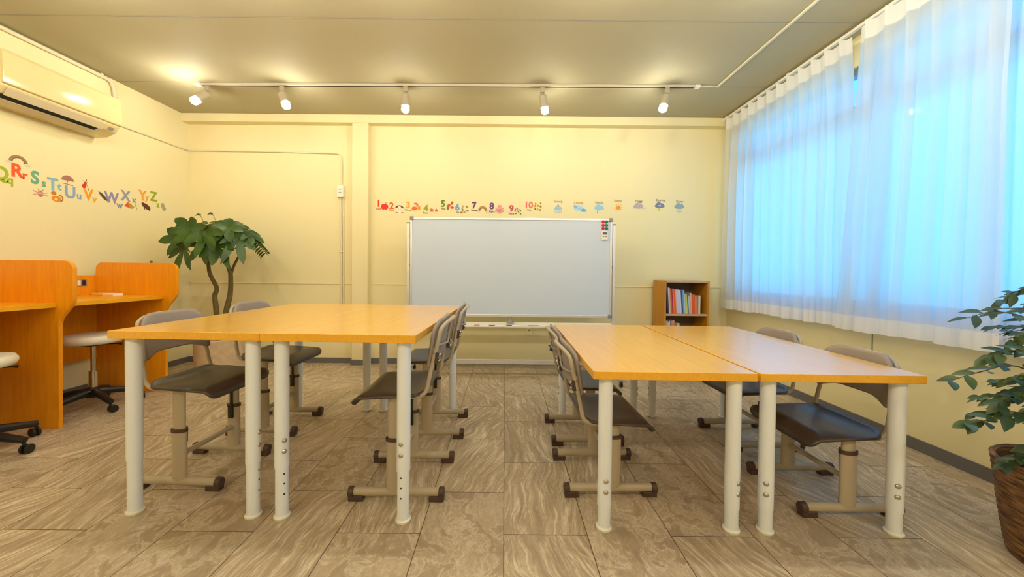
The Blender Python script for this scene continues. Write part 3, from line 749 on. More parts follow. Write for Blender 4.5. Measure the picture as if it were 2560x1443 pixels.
build('display', M().box((-0.021, -0.0172, 0.008), (0.021, -0.0158, 0.028)), mat('lcd_grey', '#56565e', rough=0.3), tm)
build('buttons', M().box((-0.020, -0.0175, -0.014), (-0.006, -0.0158, -0.006)).box((0.002, -0.0175, -0.014), (0.018, -0.0158, -0.006)), MT['capgrey'], tm)
for x, L_, c, lb in ((-0.247, 0.05, '#b03028', 'short red-capped marker on the whiteboard tray'), (-0.111, 0.055, '#2c2a2a', 'black-capped marker on the whiteboard tray, nearer the left tables'), (0.045, 0.050, '#2c2a2a', 'black-capped marker on the whiteboard tray below the tilt lock'), (0.263, 0.10, '#2f6fd0', 'long blue marker on the whiteboard tray')):
    mk = thing('marker', lb, 'marker', (x, 3.305, 0.4855), 0, 'markers on the whiteboard tray')
    build('cap', M().tube([(-L_ / 2, 0, 0), (L_ / 2, 0, 0)], 0.0072, 12), mat('marker_' + c[1:], c, rough=0.4), mk)
    build('barrel', M().tube([(L_ / 2, 0, 0), (L_ / 2 + 0.075, 0, 0)], 0.0068, 12), MT['white'], mk)

# ================================================================== BOOKCASE AND BOOKS
BX0, BX1, BY0, BY1, BZ = 1.534, 1.965, 3.515, 3.785, 0.905
bc = thing('bookcase', 'small honey-coloured wooden bookcase in the back right corner', 'bookcase', (0, 0, 0))
for x in (BX0, BX1 - 0.018):
    sp = build('side_panel', M().box((x, BY0, 0), (x + 0.018, BY1, BZ)), MT['shelfwood'], bc, bevel=0.001)
for z in (0.0, 0.26, 0.566, BZ - 0.018):
    build('shelf', M().box((BX0 + 0.018, BY0 + 0.002, z), (BX1 - 0.018, BY1 - 0.006, z + 0.018)), MT['shelfedge'], bc, bevel=0.001)
build('back_board', M().box((BX0 + 0.018, BY1 - 0.006, 0.018), (BX1 - 0.018, BY1, BZ - 0.018)), MT['shelfback'], bc)
BOOKS = [('#5a3a86', .008, .265, 'slim purple'), ('#43347a', .012, .262, 'dark violet'), ('#cfd4d8', .010, .258, 'slim silver'), ('#d8b060', .009, .255, 'slim tan'), ('#cf5a4a', .012, .250, 'brick red'), ('#a8283c', .011, .246, 'crimson'), ('#f0902c', .008, .248, 'slim orange'),
         ('#f0552e', .016, .244, 'vivid orange-red'), ('#d8b4b0', .010, .240, 'pale pink'), ('#c3cbd6', .026, .238, 'thick pale grey'), ('#d2d4ee', .014, .232, 'lavender'), ('#3e4680', .013, .236, 'navy blue'), ('#6c9ad6', .014, .236, 'sky blue'), ('#b4cbe6', .008, .230, 'slim light blue'), ('#a8b090', .010, .200, 'sage green'),
         ('#d3d84e', .010, .196, 'lime green'), ('#566468', .010, .204, 'slate grey'), ('#b6bec0', .014, .178, 'short grey'), ('#d9c0b4', .009, .205, 'slim beige'), ('#e25a1e', .032, .190, 'thick orange'), ('#ee7a5c', .016, .176, 'salmon'), ('#a88a5c', .012, .170, 'tan'), ('#d8ccb0', .020, .180, 'cream')]
def book(x, y, z, c, w, h, nm, lean, d=0.19, grp='', shelf=''):
    t = thing('book', '%s book %s' % (nm, shelf), 'book', (x, y, z), 0, grp)
    t.rotation_euler = (0, lean, 0)
    m = mat('book_' + c[1:], c, rough=0.5)
    build('cover', M().box((0, 0, 0), (w, 0.0015, h)).box((0, 0.0015, 0), (0.0012, d, h)).box((w - 0.0012, 0.0015, 0), (w, d, h)), m, t)
    build('pages', M().box((0.0013, 0.0018, 0.002), (w - 0.0013, d - 0.003, h - 0.003)), MT['white'], t)
    return t
x = BX0 + 0.0215
for k, (c, w, h, nm) in enumerate(BOOKS):
    lean = 0 if k == 0 else (-0.075 if k < 18 else (-0.03 if k < 22 else 0))
    if k == 1: x += h * 0.075
    if k == 18: x += 0.0006
    if k == 22: x += 0.001
    book(x, BY0 + 0.03, 0.5848, c, w, h * 0.98, nm, lean, grp='books on the upper shelf', shelf='on the top shelf of the bookcase')
    x += w * 1.03 + 0.0003
x = BX0 + 0.0225
for c, w, h, nm in (('#e0d6c0', .010, .238, 'slim ivory'), ('#c9bb96', .014, .236, 'slim sand'), ('#e4c8c4', .010, .225, 'slim pink'), ('#cfc0cf', .014, .235, 'pale mauve'), ('#6a5078', .009, .230, 'slim plum'), ('#c58f86', .030, .240, 'thick rose'), ('#8b7a30', .024, .218, 'olive'), ('#d8cba4', .020, .212, 'straw-coloured')):
    book(x, BY0 + 0.03, 0.2788, c, w, h, nm, 0, grp='books on the lower shelf', shelf='on the middle shelf of the bookcase'); x += w * 1.06 + 0.0004

# ================================================================== WALL STICKERS
def text_mesh(txt, size, bold=0.0, align='CENTER'):
    cu = bpy.data.curves.new('lettering', 'FONT'); cu.body = txt; cu.size = size; cu.align_x = align; cu.align_y = 'CENTER'
    cu.extrude = 0.0004; cu.offset = bold * size; cu.resolution_u = 3
    ob = bpy.data.objects.new('lettering', cu); C.objects.link(ob)
    me = bpy.data.meshes.new_from_object(ob)
    bpy.data.objects.remove(ob); bpy.data.curves.remove(cu)
    return me
_sm = {}
def sm(c):
    if c not in _sm: _sm[c] = mat('sticker_' + c[1:], c, rough=0.6)
    return _sm[c]
WB = Matrix(((1, 0, 0, 0), (0, 0, -1, YB - 0.0006), (0, 1, 0, 0), (0, 0, 0, 1)))      # wall u,v,w -> world, back wall
WL = Matrix(((0, 0, 1, XL + 0.0006), (1, 0, 0, 0), (0, 1, 0, 0), (0, 0, 0, 1)))      # left wall
def text_part(name, txt, size, c, W_, u, v, parent, bold=0.012, rot=0.0, sx_=1.0):
    me = text_mesh(txt, size, bold)
    me.transform(W_ @ Matrix.Translation((u, v, 0.0005)) @ Matrix.Rotation(rot, 4, 'Z') @ Matrix.Diagonal((sx_, 1, 1, 1)))
    me.materials.clear(); me.materials.append(sm(c))
    ob = bpy.data.objects.new(name, me); C.objects.link(ob)
    # keep the part's origin with its parent
    me.transform(Matrix.Translation(-parent.location)); ob.parent = parent
    return ob
def flat(name, shapes, W_, u, v, parent, sc=1.0, rot=0.0):
    """shapes: list of (colour, outline) on the wall; one mesh with one material slot per colour"""
    vs = []; fs = []; mi = []; cols = []
    R = Matrix.Rotation(rot, 4, 'Z')
    for k, (c, ol) in enumerate(shapes):
        if c not in cols: cols.append(c)
        n = len(ol); b0 = len(vs)
        for w in (0.0, 0.0004 + 0.00012 * k):
            for (a, b) in ol:
                vs.append((W_ @ Matrix.Translation((u, v, 0)) @ R @ Vector((a * sc, b * sc, w + 0.0001))) - parent.location)
        fs.append(tuple(range(b0 + n, b0 + 2 * n))); mi.append(cols.index(c))
        for i in range(n): fs.append((b0 + i, b0 + (i + 1) % n, b0 + n + (i + 1) % n, b0 + n + i)); mi.append(cols.index(c))
    me = bpy.data.meshes.new(name); me.from_pydata([tuple(p) for p in vs], [], fs)
    for c in cols: me.materials.append(sm(c))
    for p, i in zip(me.polygons, mi): p.material_index = i
    me.update()
    ob = bpy.data.objects.new(name, me); C.objects.link(ob); ob.parent = parent
    return ob
def ell(cx, cy, rx, ry, n=18, rot=0.0):
    o = []
    for q in range(n):
        a = 2 * PI * q / n; x, y = rx * math.cos(a), ry * math.sin(a)
        o.append((cx + x * math.cos(rot) - y * math.sin(rot), cy + x * math.sin(rot) + y * math.cos(rot)))
    return o
def arcband(cx, cy, r0, r1, a0, a1, n=16):
    return [(cx + r1 * math.cos(a0 + (a1 - a0) * q / n), cy + r1 * math.sin(a0 + (a1 - a0) * q / n)) for q in range(n + 1)] + [(cx + r0 * math.cos(a1 + (a0 - a1) * q / n), cy + r0 * math.sin(a1 + (a0 - a1) * q / n)) for q in range(n + 1)]
def rect(x0, y0, x1, y1): return [(x0, y0), (x1, y0), (x1, y1), (x0, y1)]
def bar(x0, y0, x1, y1, w):
    d = Vector((x1 - x0, y1 - y0)).normalized(); n = Vector((-d.y, d.x)) * w / 2
    return [(x0 - n.x, y0 - n.y), (x1 - n.x, y1 - n.y), (x1 + n.x, y1 + n.y), (x0 + n.x, y0 + n.y)]
def cloud(c, s=1.0, dx=0.0, dy=0.0):
    return [(c, ell(dx, dy - 0.004 * s, 0.052 * s, 0.020 * s)), (c, ell(dx - 0.010 * s, dy + 0.014 * s, 0.026 * s, 0.022 * s)), (c, ell(dx + 0.020 * s, dy + 0.008 * s, 0.022 * s, 0.018 * s)), (c, ell(dx - 0.030 * s, dy + 0.002 * s, 0.018 * s, 0.014 * s))]
def star(cx, cy, r, k=5, inner=0.5, rot=0.3): return [(cx + (r if q % 2 == 0 else r * inner) * math.cos(PI * q / k + rot), cy + (r if q % 2 == 0 else r * inner) * math.sin(PI * q / k + rot)) for q in range(2 * k)]

rs = random.Random(3)
def scatter(n, cols, r, kind, w=0.036, h=0.03):
    out = []; pts = []
    for k in range(n):
        for _ in range(60):
            p = (rs.uniform(-w, w), rs.uniform(-h, h))
            if all((p[0] - q[0]) ** 2 + (p[1] - q[1]) ** 2 > (1.9 * r) ** 2 for q in pts): break
        pts.append(p); c = cols[k % len(cols)]
        out.append((c, ell(p[0], p[1], r, r * (0.65 if kind == 'leaf' else 0.85), 12, rs.uniform(0, 3)) if kind != 'star' else star(p[0], p[1], r * 1.2)))
        if kind == 'bug': out.append(('#5c4a20', rect(p[0] - r * 0.3, p[1] - r * 0.7, p[0] + r * 0.3, p[1] + r * 0.7)))
    return out
PIC = {
    'apple': [('#e8241c', ell(-0.012, 0, 0.026, 0.030)), ('#e8241c', ell(0.012, 0, 0.026, 0.030)), ('#6c7a28', bar(0, 0.024, 0.018, 0.046, 0.006))],
    'dogs': [('#efe4d0', ell(0, -0.010, 0.036, 0.034)), ('#6a5040', arcband(0, -0.018, 0.046, 0.052, 0.4, PI - 0.4)), ('#5a4030', ell(-0.024, 0.018, 0.014, 0.008, rot=0.6)), ('#5a4030', ell(0.026, 0.016, 0.016, 0.008, rot=-0.7)), ('#caa898', bar(-0.008, 0.0, -0.008, -0.02, 0.003)), ('#caa898', bar(0.01, 0.0, 0.01, -0.02, 0.003)), ('#8a7a50', ell(-0.028, -0.044, 0.012, 0.005)), ('#8a7a50', ell(0.030, -0.044, 0.012, 0.005))],
    'fruit': [('#ec6a60', arcband(-0.006, 0.014, 0.008, 0.028, -0.2, PI * 0.8)), ('#f0683c', ell(-0.020, -0.018, 0.028, 0.020)), ('#e8a020', ell(0.028, -0.012, 0.020, 0.020)), ('#6a7a30', bar(0.0, 0.0, 0.012, 0.014, 0.004))],
    'starfish': scatter(4, ('#d88050', '#cf6a3c'), 0.019, 'star', 0.03, 0.026),
    'leaves': scatter(5, ('#c8502c', '#9a5a20', '#d8481c'), 0.020, 'leaf', 0.034, 0.030),
    'shells': scatter(6, ('#8a8250', '#b07840', '#a8a880'), 0.015, 'leaf', 0.034, 0.034),
    'rainbow': [('#b8863c', arcband(0, -0.022, 0.036, 0.050, 0, PI)), ('#8a5a20', arcband(0, -0.022, 0.026, 0.036, 0, PI)), ('#e8d4c4', ell(-0.044, -0.028, 0.018, 0.012)), ('#dccfb8', ell(0.044, -0.030, 0.018, 0.012))],
    'octopus': [('#e89a98', ell(0, 0.016, 0.024, 0.026)), ('#e89a98', ell(0, -0.020, 0.030, 0.018))] + [('#d88888', bar(0, -0.014, 0.048 * math.cos(a), -0.014 + 0.040 * math.sin(a), 0.009)) for a in (0.5, 0.0, -0.5, -1.1, -1.57, -2.1, -2.7, -3.14, 2.7)],
    'insects': scatter(9, ('#8a8450', '#7a7a3c', '#b06a3c'), 0.0092, 'bug', 0.038, 0.032),
    'bees': scatter(10, ('#f0c81c', '#e8b41c'), 0.0125, 'bug', 0.036, 0.034),
}
NUM = [('1', 'One', 'apple', '#e8341c', '#c04838', -1.321, 1.668, -1.319, 1.617, -1.258, 1.639), ('2', 'Two', 'dogs', '#ee5a1c', '#c06a48', -1.185, 1.647, -1.183, 1.600, -1.104, 1.622),
       ('3', 'Three', 'fruit', '#eea41c', '#a89050', -1.013, 1.656, -1.011, 1.605, -0.928, 1.642), ('4', 'Four', 'starfish', '#9aa41c', '#8a8a50', -0.827, 1.625, -0.829, 1.579, -0.749, 1.608),
       ('5', 'Five', 'leaves', '#5a8a1c', '#5a6a30', -0.650, 1.674, -0.648, 1.623, -0.581, 1.657), ('6', 'Six', 'shells', '#6a98cc', '#5a7a90', -0.500, 1.639, -0.497, 1.588, -0.423, 1.618),
       ('7', 'Seven', 'rainbow', '#5a3468', '#5a4048', -0.326, 1.659, -0.322, 1.610, -0.236, 1.627), ('8', 'Eight', 'octopus', '#6a3c78', '#705878', -0.142, 1.654, -0.140, 1.600, -0.060, 1.629),
       ('9', 'Nine', 'insects', '#c83458', '#a04858', 0.064, 1.630, 0.063, 1.580, 0.134, 1.602), ('10', 'Ten', 'bees', '#ea6a60', '#c07868', 0.242, 1.668, 0.248, 1.616, 0.339, 1.655)]
for n, wd, pic, c1, c2, nu, nv, cu_, cv_, pu, pv in NUM:
    t = thing('number_sticker', 'number %s wall sticker with the word %s and a picture of %s' % (n, wd, {'apple': 'an apple', 'dogs': 'white dogs', 'rainbow': 'a rainbow', 'octopus': 'a pink octopus'}.get(pic, pic)), 'wall sticker', (nu, YB, nv), 0, 'number stickers above the whiteboard')
    text_part('numeral', n, 0.092, c1, WB, nu, nv, t, bold=0.036)
    text_part('caption', wd, 0.030, c2, WB, cu_, cv_, t, bold=0.022)
    flat('picture', PIC[pic], WB, pu, pv, t)
WEA = {
    'Snowy': [('#c04a3c', [(-0.014, 0.018), (0.014, 0.018), (0.0, 0.048)])] + cloud('#9cc4dc', 0.85, 0, -0.002) + [('#8ab0cc', ell(x, y, 0.005, 0.005)) for x, y in ((-0.03, -0.036), (-0.01, -0.042), (0.012, -0.038), (0.032, -0.036))] + [('#4a80b0', bar(0, 0.006, 0, -0.010, 0.004))],
    'Cloudy': cloud('#b0d4ec', 1.0, -0.01, 0.004) + cloud('#6aaede', 0.62, 0.042, -0.018) + [('#8ab4e0', ell(-0.046, 0.022, 0.022, 0.014, rot=-0.5)), ('#4a70a0', bar(-0.010, 0.010, -0.010, -0.002, 0.003)), ('#4a70a0', bar(0.000, 0.008, 0.000, -0.004, 0.003))],
    'Windy': cloud('#98c8e6', 1.0, 0, 0.006) + [('#6a9ac8', arcband(-0.010, -0.026, 0.006, 0.011, 0.5, 4.5)), ('#5a80a8', ell(-0.018, -0.044, 0.006, 0.006))],
    'Sunny': [('#f0a41c', ell(0, 0, 0.026, 0.026))] + [('#e8b048', bar(0.032 * math.cos(a), 0.032 * math.sin(a), 0.048 * math.cos(a), 0.048 * math.sin(a), 0.005)) for a in [k * PI / 5 + 0.2 for k in range(10)]] + [('#c8641c', bar(-0.006, 0.008, -0.006, -0.008, 0.004)), ('#c8641c', bar(0.006, 0.008, 0.006, -0.008, 0.004))],
    'Foggy': cloud('#b4a8b0', 1.02, 0, 0.004) + [('#c4b8bc', bar(-0.072, -0.016, -0.030, -0.016, 0.004)), ('#c4b8bc', bar(0.034, -0.020, 0.076, -0.020, 0.004)), ('#d0c6c8', bar(-0.03, -0.032, 0.045, -0.032, 0.004))],
    'Stormy': cloud('#78809c', 1.02, 0, 0.006) + [('#e4e8f4', ell(-0.007, 0.006, 0.004, 0.008)), ('#e4e8f4', ell(0.007, 0.006, 0.004, 0.008)), ('#c8c850', [(-0.018, -0.018), (0.004, -0.018), (-0.004, -0.034), (0.006, -0.034), (-0.016, -0.060), (-0.010, -0.038), (-0.020, -0.038)])],
    'Rainy': cloud('#90a8b4', 1.02, 0, 0.008) + [('#7a98a8', bar(x, y, x - 0.004, y - 0.010, 0.004)) for x, y in ((-0.026, -0.024), (-0.012, -0.024), (0.010, -0.024), (0.026, -0.024), (-0.016, -0.042), (0.004, -0.044), (0.016, -0.042))],
}
for wd, cu_, cv_, pu, pv, c in (('Snowy', 0.549, 1.711, 0.549, 1.638, '#a07850'), ('Cloudy', 0.761, 1.697, 0.774, 1.637, '#d08848'), ('Windy', 0.976, 1.701, 0.977, 1.643, '#8aa0a0'), ('Sunny', 1.171, 1.723, 1.177, 1.652, '#c08048'),
                                 ('Foggy', 1.388, 1.722, 1.385, 1.665, '#98785c'), ('Stormy', 1.616, 1.733, 1.607, 1.671, '#8c7468'), ('Rainy', 1.814, 1.722, 1.811, 1.662, '#7c9490')):
    t = thing('weather_sticker', '%s wall sticker with the word above its weather picture' % wd, 'wall sticker', (pu, YB, pv), 0, 'weather stickers on the back wall')
    text_part('caption', wd, 0.034, c, WB, cu_, cv_, t, bold=0.022)
    flat('picture', WEA[wd], WB, pu, pv, t)
LET = [('Q', '#a8b41c', 2.405, 1.585, 'q', 2.452, 1.545), ('R', '#f0581c', 2.486, 1.622, 'r', 2.527, 1.596), ('S', '#6aa888', 2.582, 1.600, 's', 2.631, 1.566), ('T', '#8ab4cc', 2.683, 1.577, 't', 2.723, 1.563),
       ('U', '#8aa8cc', 2.790, 1.541, 'u', 2.848, 1.522), ('V', '#f0a01c', 2.912, 1.548, 'v', 2.955, 1.516), ('W', '#9088b4', 3.083, 1.559, 'w', 3.147, 1.503), ('X', '#9498a8', 3.197, 1.597, 'x', 3.271, 1.572),
       ('Y', '#eca02c', 3.347, 1.632, 'y', 3.388, 1.618), ('Z', '#94a81c', 3.452, 1.643, 'z', 3.494, 1.570)]
for A, c, u, v, a_, u2, v2 in LET:
    t = thing('letter_sticker', 'letter %s and small %s wall sticker on the left wall' % (A, a_), 'wall sticker', (XL, u, v), 0, 'alphabet stickers on the left wall')
    text_part('capital_letter', A, 0.122, c, WL, u, v, t, bold=0.034, sx_=0.84)
    text_part('small_letter', a_, 0.074, c, WL, u2, v2 + 0.008, t, bold=0.032, sx_=0.88)
LP = [('rainbow', 'rainbow picture sticker above the letter R', 2.495, 1.712, [('#a07c50', arcband(0, -0.030, 0.036, 0.050, 0, PI)), ('#7c5c38', arcband(0, -0.030, 0.030, 0.036, 0, PI)), ('#dcd4b4', ell(-0.046, -0.036, 0.020, 0.010)), ('#dcd4b4', ell(0.046, -0.036, 0.020, 0.010))]),
      ('crab', 'faded red crab picture sticker below the letter S', 2.612, 1.498, [('#cf6a60', ell(0, 0, 0.016, 0.024))] + [('#c8a498', bar(0, 0, 0.045 * math.cos(a), 0.035 * math.sin(a), 0.006)) for a in (0.4, 1.2, 1.9, 2.7, -0.3, 3.5)]),
      ('tiger', 'orange tiger picture sticker below the letter T', 2.702, 1.490, [('#e0901c', ell(0.002, -0.010, 0.030, 0.022)), ('#c87c1c', ell(-0.014, 0.028, 0.016, 0.014)), ('#9a5c14', arcband(0.016, -0.004, 0.022, 0.028, -1.2, 1.6)), ('#f4d08c', ell(0.0, -0.014, 0.010, 0.010))]),
      ('umbrella', 'brown umbrella picture sticker above the letter U', 2.775, 1.635, [('#a87464', arcband(0, -0.006, 0.0, 0.040, 0, PI)), ('#8a6c58', bar(0, -0.006, -0.006, -0.030, 0.004)), ('#a08060', bar(-0.030, -0.030, 0.034, -0.036, 0.006))]),
      ('violin', 'red violin picture sticker above the letter V', 2.892, 1.632, [('#d0301c', ell(-0.010, -0.018, 0.015, 0.016)), ('#c83420', ell(-0.002, 0.002, 0.011, 0.013)), ('#7c3c24', bar(0, 0.008, 0.008, 0.036, 0.005)), ('#b09068', bar(-0.022, 0.022, 0.018, 0.014, 0.003)), ('#b07c60', bar(0.012, -0.004, 0.022, -0.048, 0.004))]),
      ('walrus', 'dark brown animal picture sticker between the letters V and W', 3.018, 1.562, [('#5c4418', ell(0, 0, 0.012, 0.044, rot=0.75)), ('#6a5018', arcband(0.036, -0.026, 0.012, 0.018, -2.0, 1.0)), ('#b8b090', bar(-0.04, 0.036, -0.02, 0.03, 0.006))]),
      ('xylophone', 'red and green xylophone picture sticker below the letter X', 3.228, 1.525, [('#e84a1c', [(-0.044, -0.012), (-0.012, 0.028), (0.0, -0.022)]), ('#d8842c', [(0.0, -0.022), (-0.012, 0.028), (0.016, 0.014)]), ('#9aa43c', [(0.0, -0.024), (0.016, 0.014), (0.044, -0.008), (0.026, -0.026)]), ('#a890a0', bar(0.050, 0.020, 0.070, -0.030, 0.004))]),
      ('yak', 'dark brown yak picture sticker below the letter Y', 3.380, 1.542, [('#5c2c1c', ell(0, 0, 0.044, 0.022, rot=-0.5)), ('#5c2c1c', ell(-0.030, 0.020, 0.014, 0.012)), ('#3c2014', bar(-0.014, -0.012, -0.018, -0.034, 0.006)), ('#3c2014', bar(0.030, -0.018, 0.028, -0.040, 0.006))]),
      ('zebra', 'grey zebra picture sticker right of the letter Z', 3.547, 1.566, [('#b4ac8c', ell(0, 0, 0.018, 0.040, rot=0.5)), ('#8c8468', bar(-0.016, 0.034, 0.020, -0.030, 0.004)), ('#8c8468', bar(-0.022, 0.010, 0.006, -0.036, 0.004)), ('#8c8468', bar(0.0, 0.04, 0.030, -0.02, 0.004))])]
for nm, lb, u, v, sh in LP:
    t = bpy.data.objects.new('tmp', None); t.location = (XL, u, v)
    ob = flat('picture_sticker', sh, WL, u, v, t, sc=1.0); ob.parent = None; ob.location = t.location; bpy.data.objects.remove(t)
    tag(ob, lb, 'wall sticker', 'picture stickers on the left wall')

# ================================================================== PLANTS
def leaf(mb, base, d, up, L_, w, droop=0.25, fold=0.15, seg=6, shape='obovate'):
    """one leaf blade with a folded midrib, bending down along its length"""
    d = Vector(d).normalized(); up = Vector(up); up = (up - d * up.dot(d)).normalized(); side = d.cross(up)
    vs = []; fs = []
    for i in range(seg + 1):
        t = i / seg
        if shape == 'obovate': ww = w * (math.sin(PI * min(1, t ** 1.25)) ** 0.75 if 0 < t < 1 else 0.03)
        else: ww = w * (math.sin(PI * t ** 0.85) ** 0.9 if 0 < t < 1 else 0.03)
        c = Vector(base) + d * L_ * t - Vector((0, 0, 1)) * droop * L_ * t * t
        vs += [c - side * ww + up * fold * ww, c, c + side * ww + up * fold * ww]
    for i in range(seg):
        a = i * 3
        fs += [(a, a + 1, a + 4, a + 3), (a + 1, a + 2, a + 5, a + 4)]
    mb.add(vs, fs)
def money_tree():
    t = thing('potted_money_tree', 'potted money tree with glossy palmate leaves and two thin trunks in the back left corner', 'plant', (-2.63, 3.40, 0))
    build('pot', M().lathe([(0.165, 0.0), (0.19, 0.01), (0.20, 0.16), (0.205, 0.33), (0.195, 0.34), (0.188, 0.335), (0.182, 0.28), (0.02, 0.275)], 40), MT['potbeige'], t)
    build('soil', M().cyl((0, 0, 0.272), 0.178, 0.012, 32), MT['soil'], t)
    ox, oy = -2.63, 3.40
    P = lambda x, z, y=0: Vector((x - ox, y, z))
    t1 = catmull([P(-2.655, 0.28), P(-2.675, 0.575), P(-2.69, 0.72), P(-2.672, 0.80), P(-2.735, 0.93), P(-2.745, 1.05), P(-2.71, 1.20, -0.02), P(-2.68, 1.30, -0.03)], 5)
    t2 = catmull([P(-2.625, 0.28, .02), P(-2.598, 0.575, .02), P(-2.562, 0.74, .02), P(-2.550, 0.92, .01), P(-2.570, 1.03, 0), P(-2.562, 1.20, 0), P(-2.55, 1.33)], 5)
    t3 = catmull([P(-2.550, 0.90, .01), P(-2.528, 1.00, .02), P(-2.480, 1.10, .02), P(-2.44, 1.24, .02)], 5)
    def taper(p, a, b): return [a + (b - a) * i / (len(p) - 1) for i in range(len(p))]
    build('trunk', M().tube(t1, taper(t1, 0.024, 0.010), 12), MT['bark'], t, angle=80)
    build('trunk', M().tube(t2, taper(t2, 0.027, 0.009), 12).tube(t3, taper(t3, 0.013, 0.008), 10), MT['bark'], t, angle=80)
    rn = random.Random(11)
    pet = M(); fol = M()
    def cluster(c, axis, L_, n, w=0.24, dr=0.3, start=None, spread=1.0, a0=None):
        c = Vector(c) - Vector((ox, oy, 0)); axis = Vector(axis).normalized()
        hub = start if start is not None else Vector((c.x * 0.35 + 0.02, c.y * 0.2, c.z - 0.10))
        mid = (hub + c) / 2 + Vector((0, 0, 0.03)); pet.tube([hub, mid, c], [0.004, 0.003, 0.0025], 6)
        e1 = axis.orthogonal().normalized(); e2 = axis.cross(e1); a_ = rn.uniform(0, 6) if a0 is None else a0
        for k in range(n):
            a = a_ + 2 * PI * k / n
            d = (e1 * math.cos(a) + e2 * math.sin(a)) * spread + axis * 0.28
            leaf(fol, c, d, axis, L_ * rn.uniform(0.8, 1.12), L_ * w * rn.uniform(0.85, 1.1), dr * rn.uniform(0.6, 1.4))
    cluster((-2.905, 3.30, 1.255), (-0.10, -1, 0.10), 0.185, 7, 0.22, 0.10, a0=0.3)
    cluster((-2.705, 3.16, 1.305), (0.05, -1, 0.25), 0.175, 7, 0.23, 0.25)
    cluster((-2.815, 3.22, 1.140), (-0.1, -1, 0.0), 0.15, 5, 0.23, 0.55)
    cluster((-2.560, 3.15, 1.270), (0.1, -1, 0.25), 0.175, 6, 0.24, 0.35)
    cluster((-2.455, 3.25, 1.340), (0.2, -0.8, 0.6), 0.165, 7, 0.22, 0.35)
    cluster((-2.355, 3.24, 1.235), (0.45, -0.9, 0.2), 0.16, 6, 0.22, 0.45)
    cluster((-2.490, 3.18, 1.165), (0.2, -1, 0.1), 0.155, 6, 0.24, 0.5)
    cluster((-2.640, 3.20, 1.175), (0.0, -1, 0.0), 0.15, 5, 0.22, 0.5)
    cluster((-2.765, 3.30, 1.345), (-0.3, -0.6, 0.8), 0.155, 6, 0.22, 0.3)
    cluster((-2.610, 3.36, 1.385), (0, -0.5, 0.9), 0.14, 6, 0.22, 0.3)
    cluster((-2.290, 3.30, 1.290), (0.6, -0.5, 0.6), 0.12, 6, 0.22, 0.5)
    for k in range(10):
        a = rn.uniform(0, 2 * PI); rr = rn.uniform(0.06, 0.24)
        c = (-2.57 + rr * math.cos(a), 3.42 + rr * 0.7 * math.sin(a), 1.24 + rn.uniform(-0.09, 0.12))
        cluster(c, (0.5 * math.cos(a), 0.5 * math.sin(a) - 0.5, 0.6), rn.uniform(0.11, 0.15), 6, 0.23, 0.4)
    # thin new shoots with small pale leaves
    for (x, z, h) in ((-2.83, 1.36, 0.09), (-2.77, 1.40, 0.08), (-2.66, 1.42, 0.07)):
        b0 = Vector((x + 0.05 - ox, -0.05, z - 0.06)); tip = Vector((x - ox, -0.06, z + h - 0.02)); pet.tube([b0, tip], 0.0018, 5)
        for s in (-1, 0, 1): leaf(fol, tip, (s * 0.5 - 0.2, -0.4, 0.4), (0, -0.5, 0.6), 0.055, 0.015, 0.8)
    # trailing side shoot to the right
    tr = catmull([Vector((0.18, -0.04, 1.22)), Vector((0.28, -0.06, 1.27)), Vector((0.36, -0.06, 1.23)), Vector((0.42, -0.05, 1.16)), Vector((0.47, -0.05, 1.10))], 4)
    pet.tube(tr, 0.0025, 6)
    for i, p in enumerate(tr[2:-2]):
        for s in (-1, 1): leaf(fol, p, (s * 0.6 + 0.2, -0.3, s * 0.3), (0, -0.7, 0.6), 0.055, 0.014, 0.5)
    build('leaf_stalks', pet, MT['stem'], t, angle=80)
    build('foliage', fol, MT['leaf'], t, smooth=True, angle=70)
money_tree()

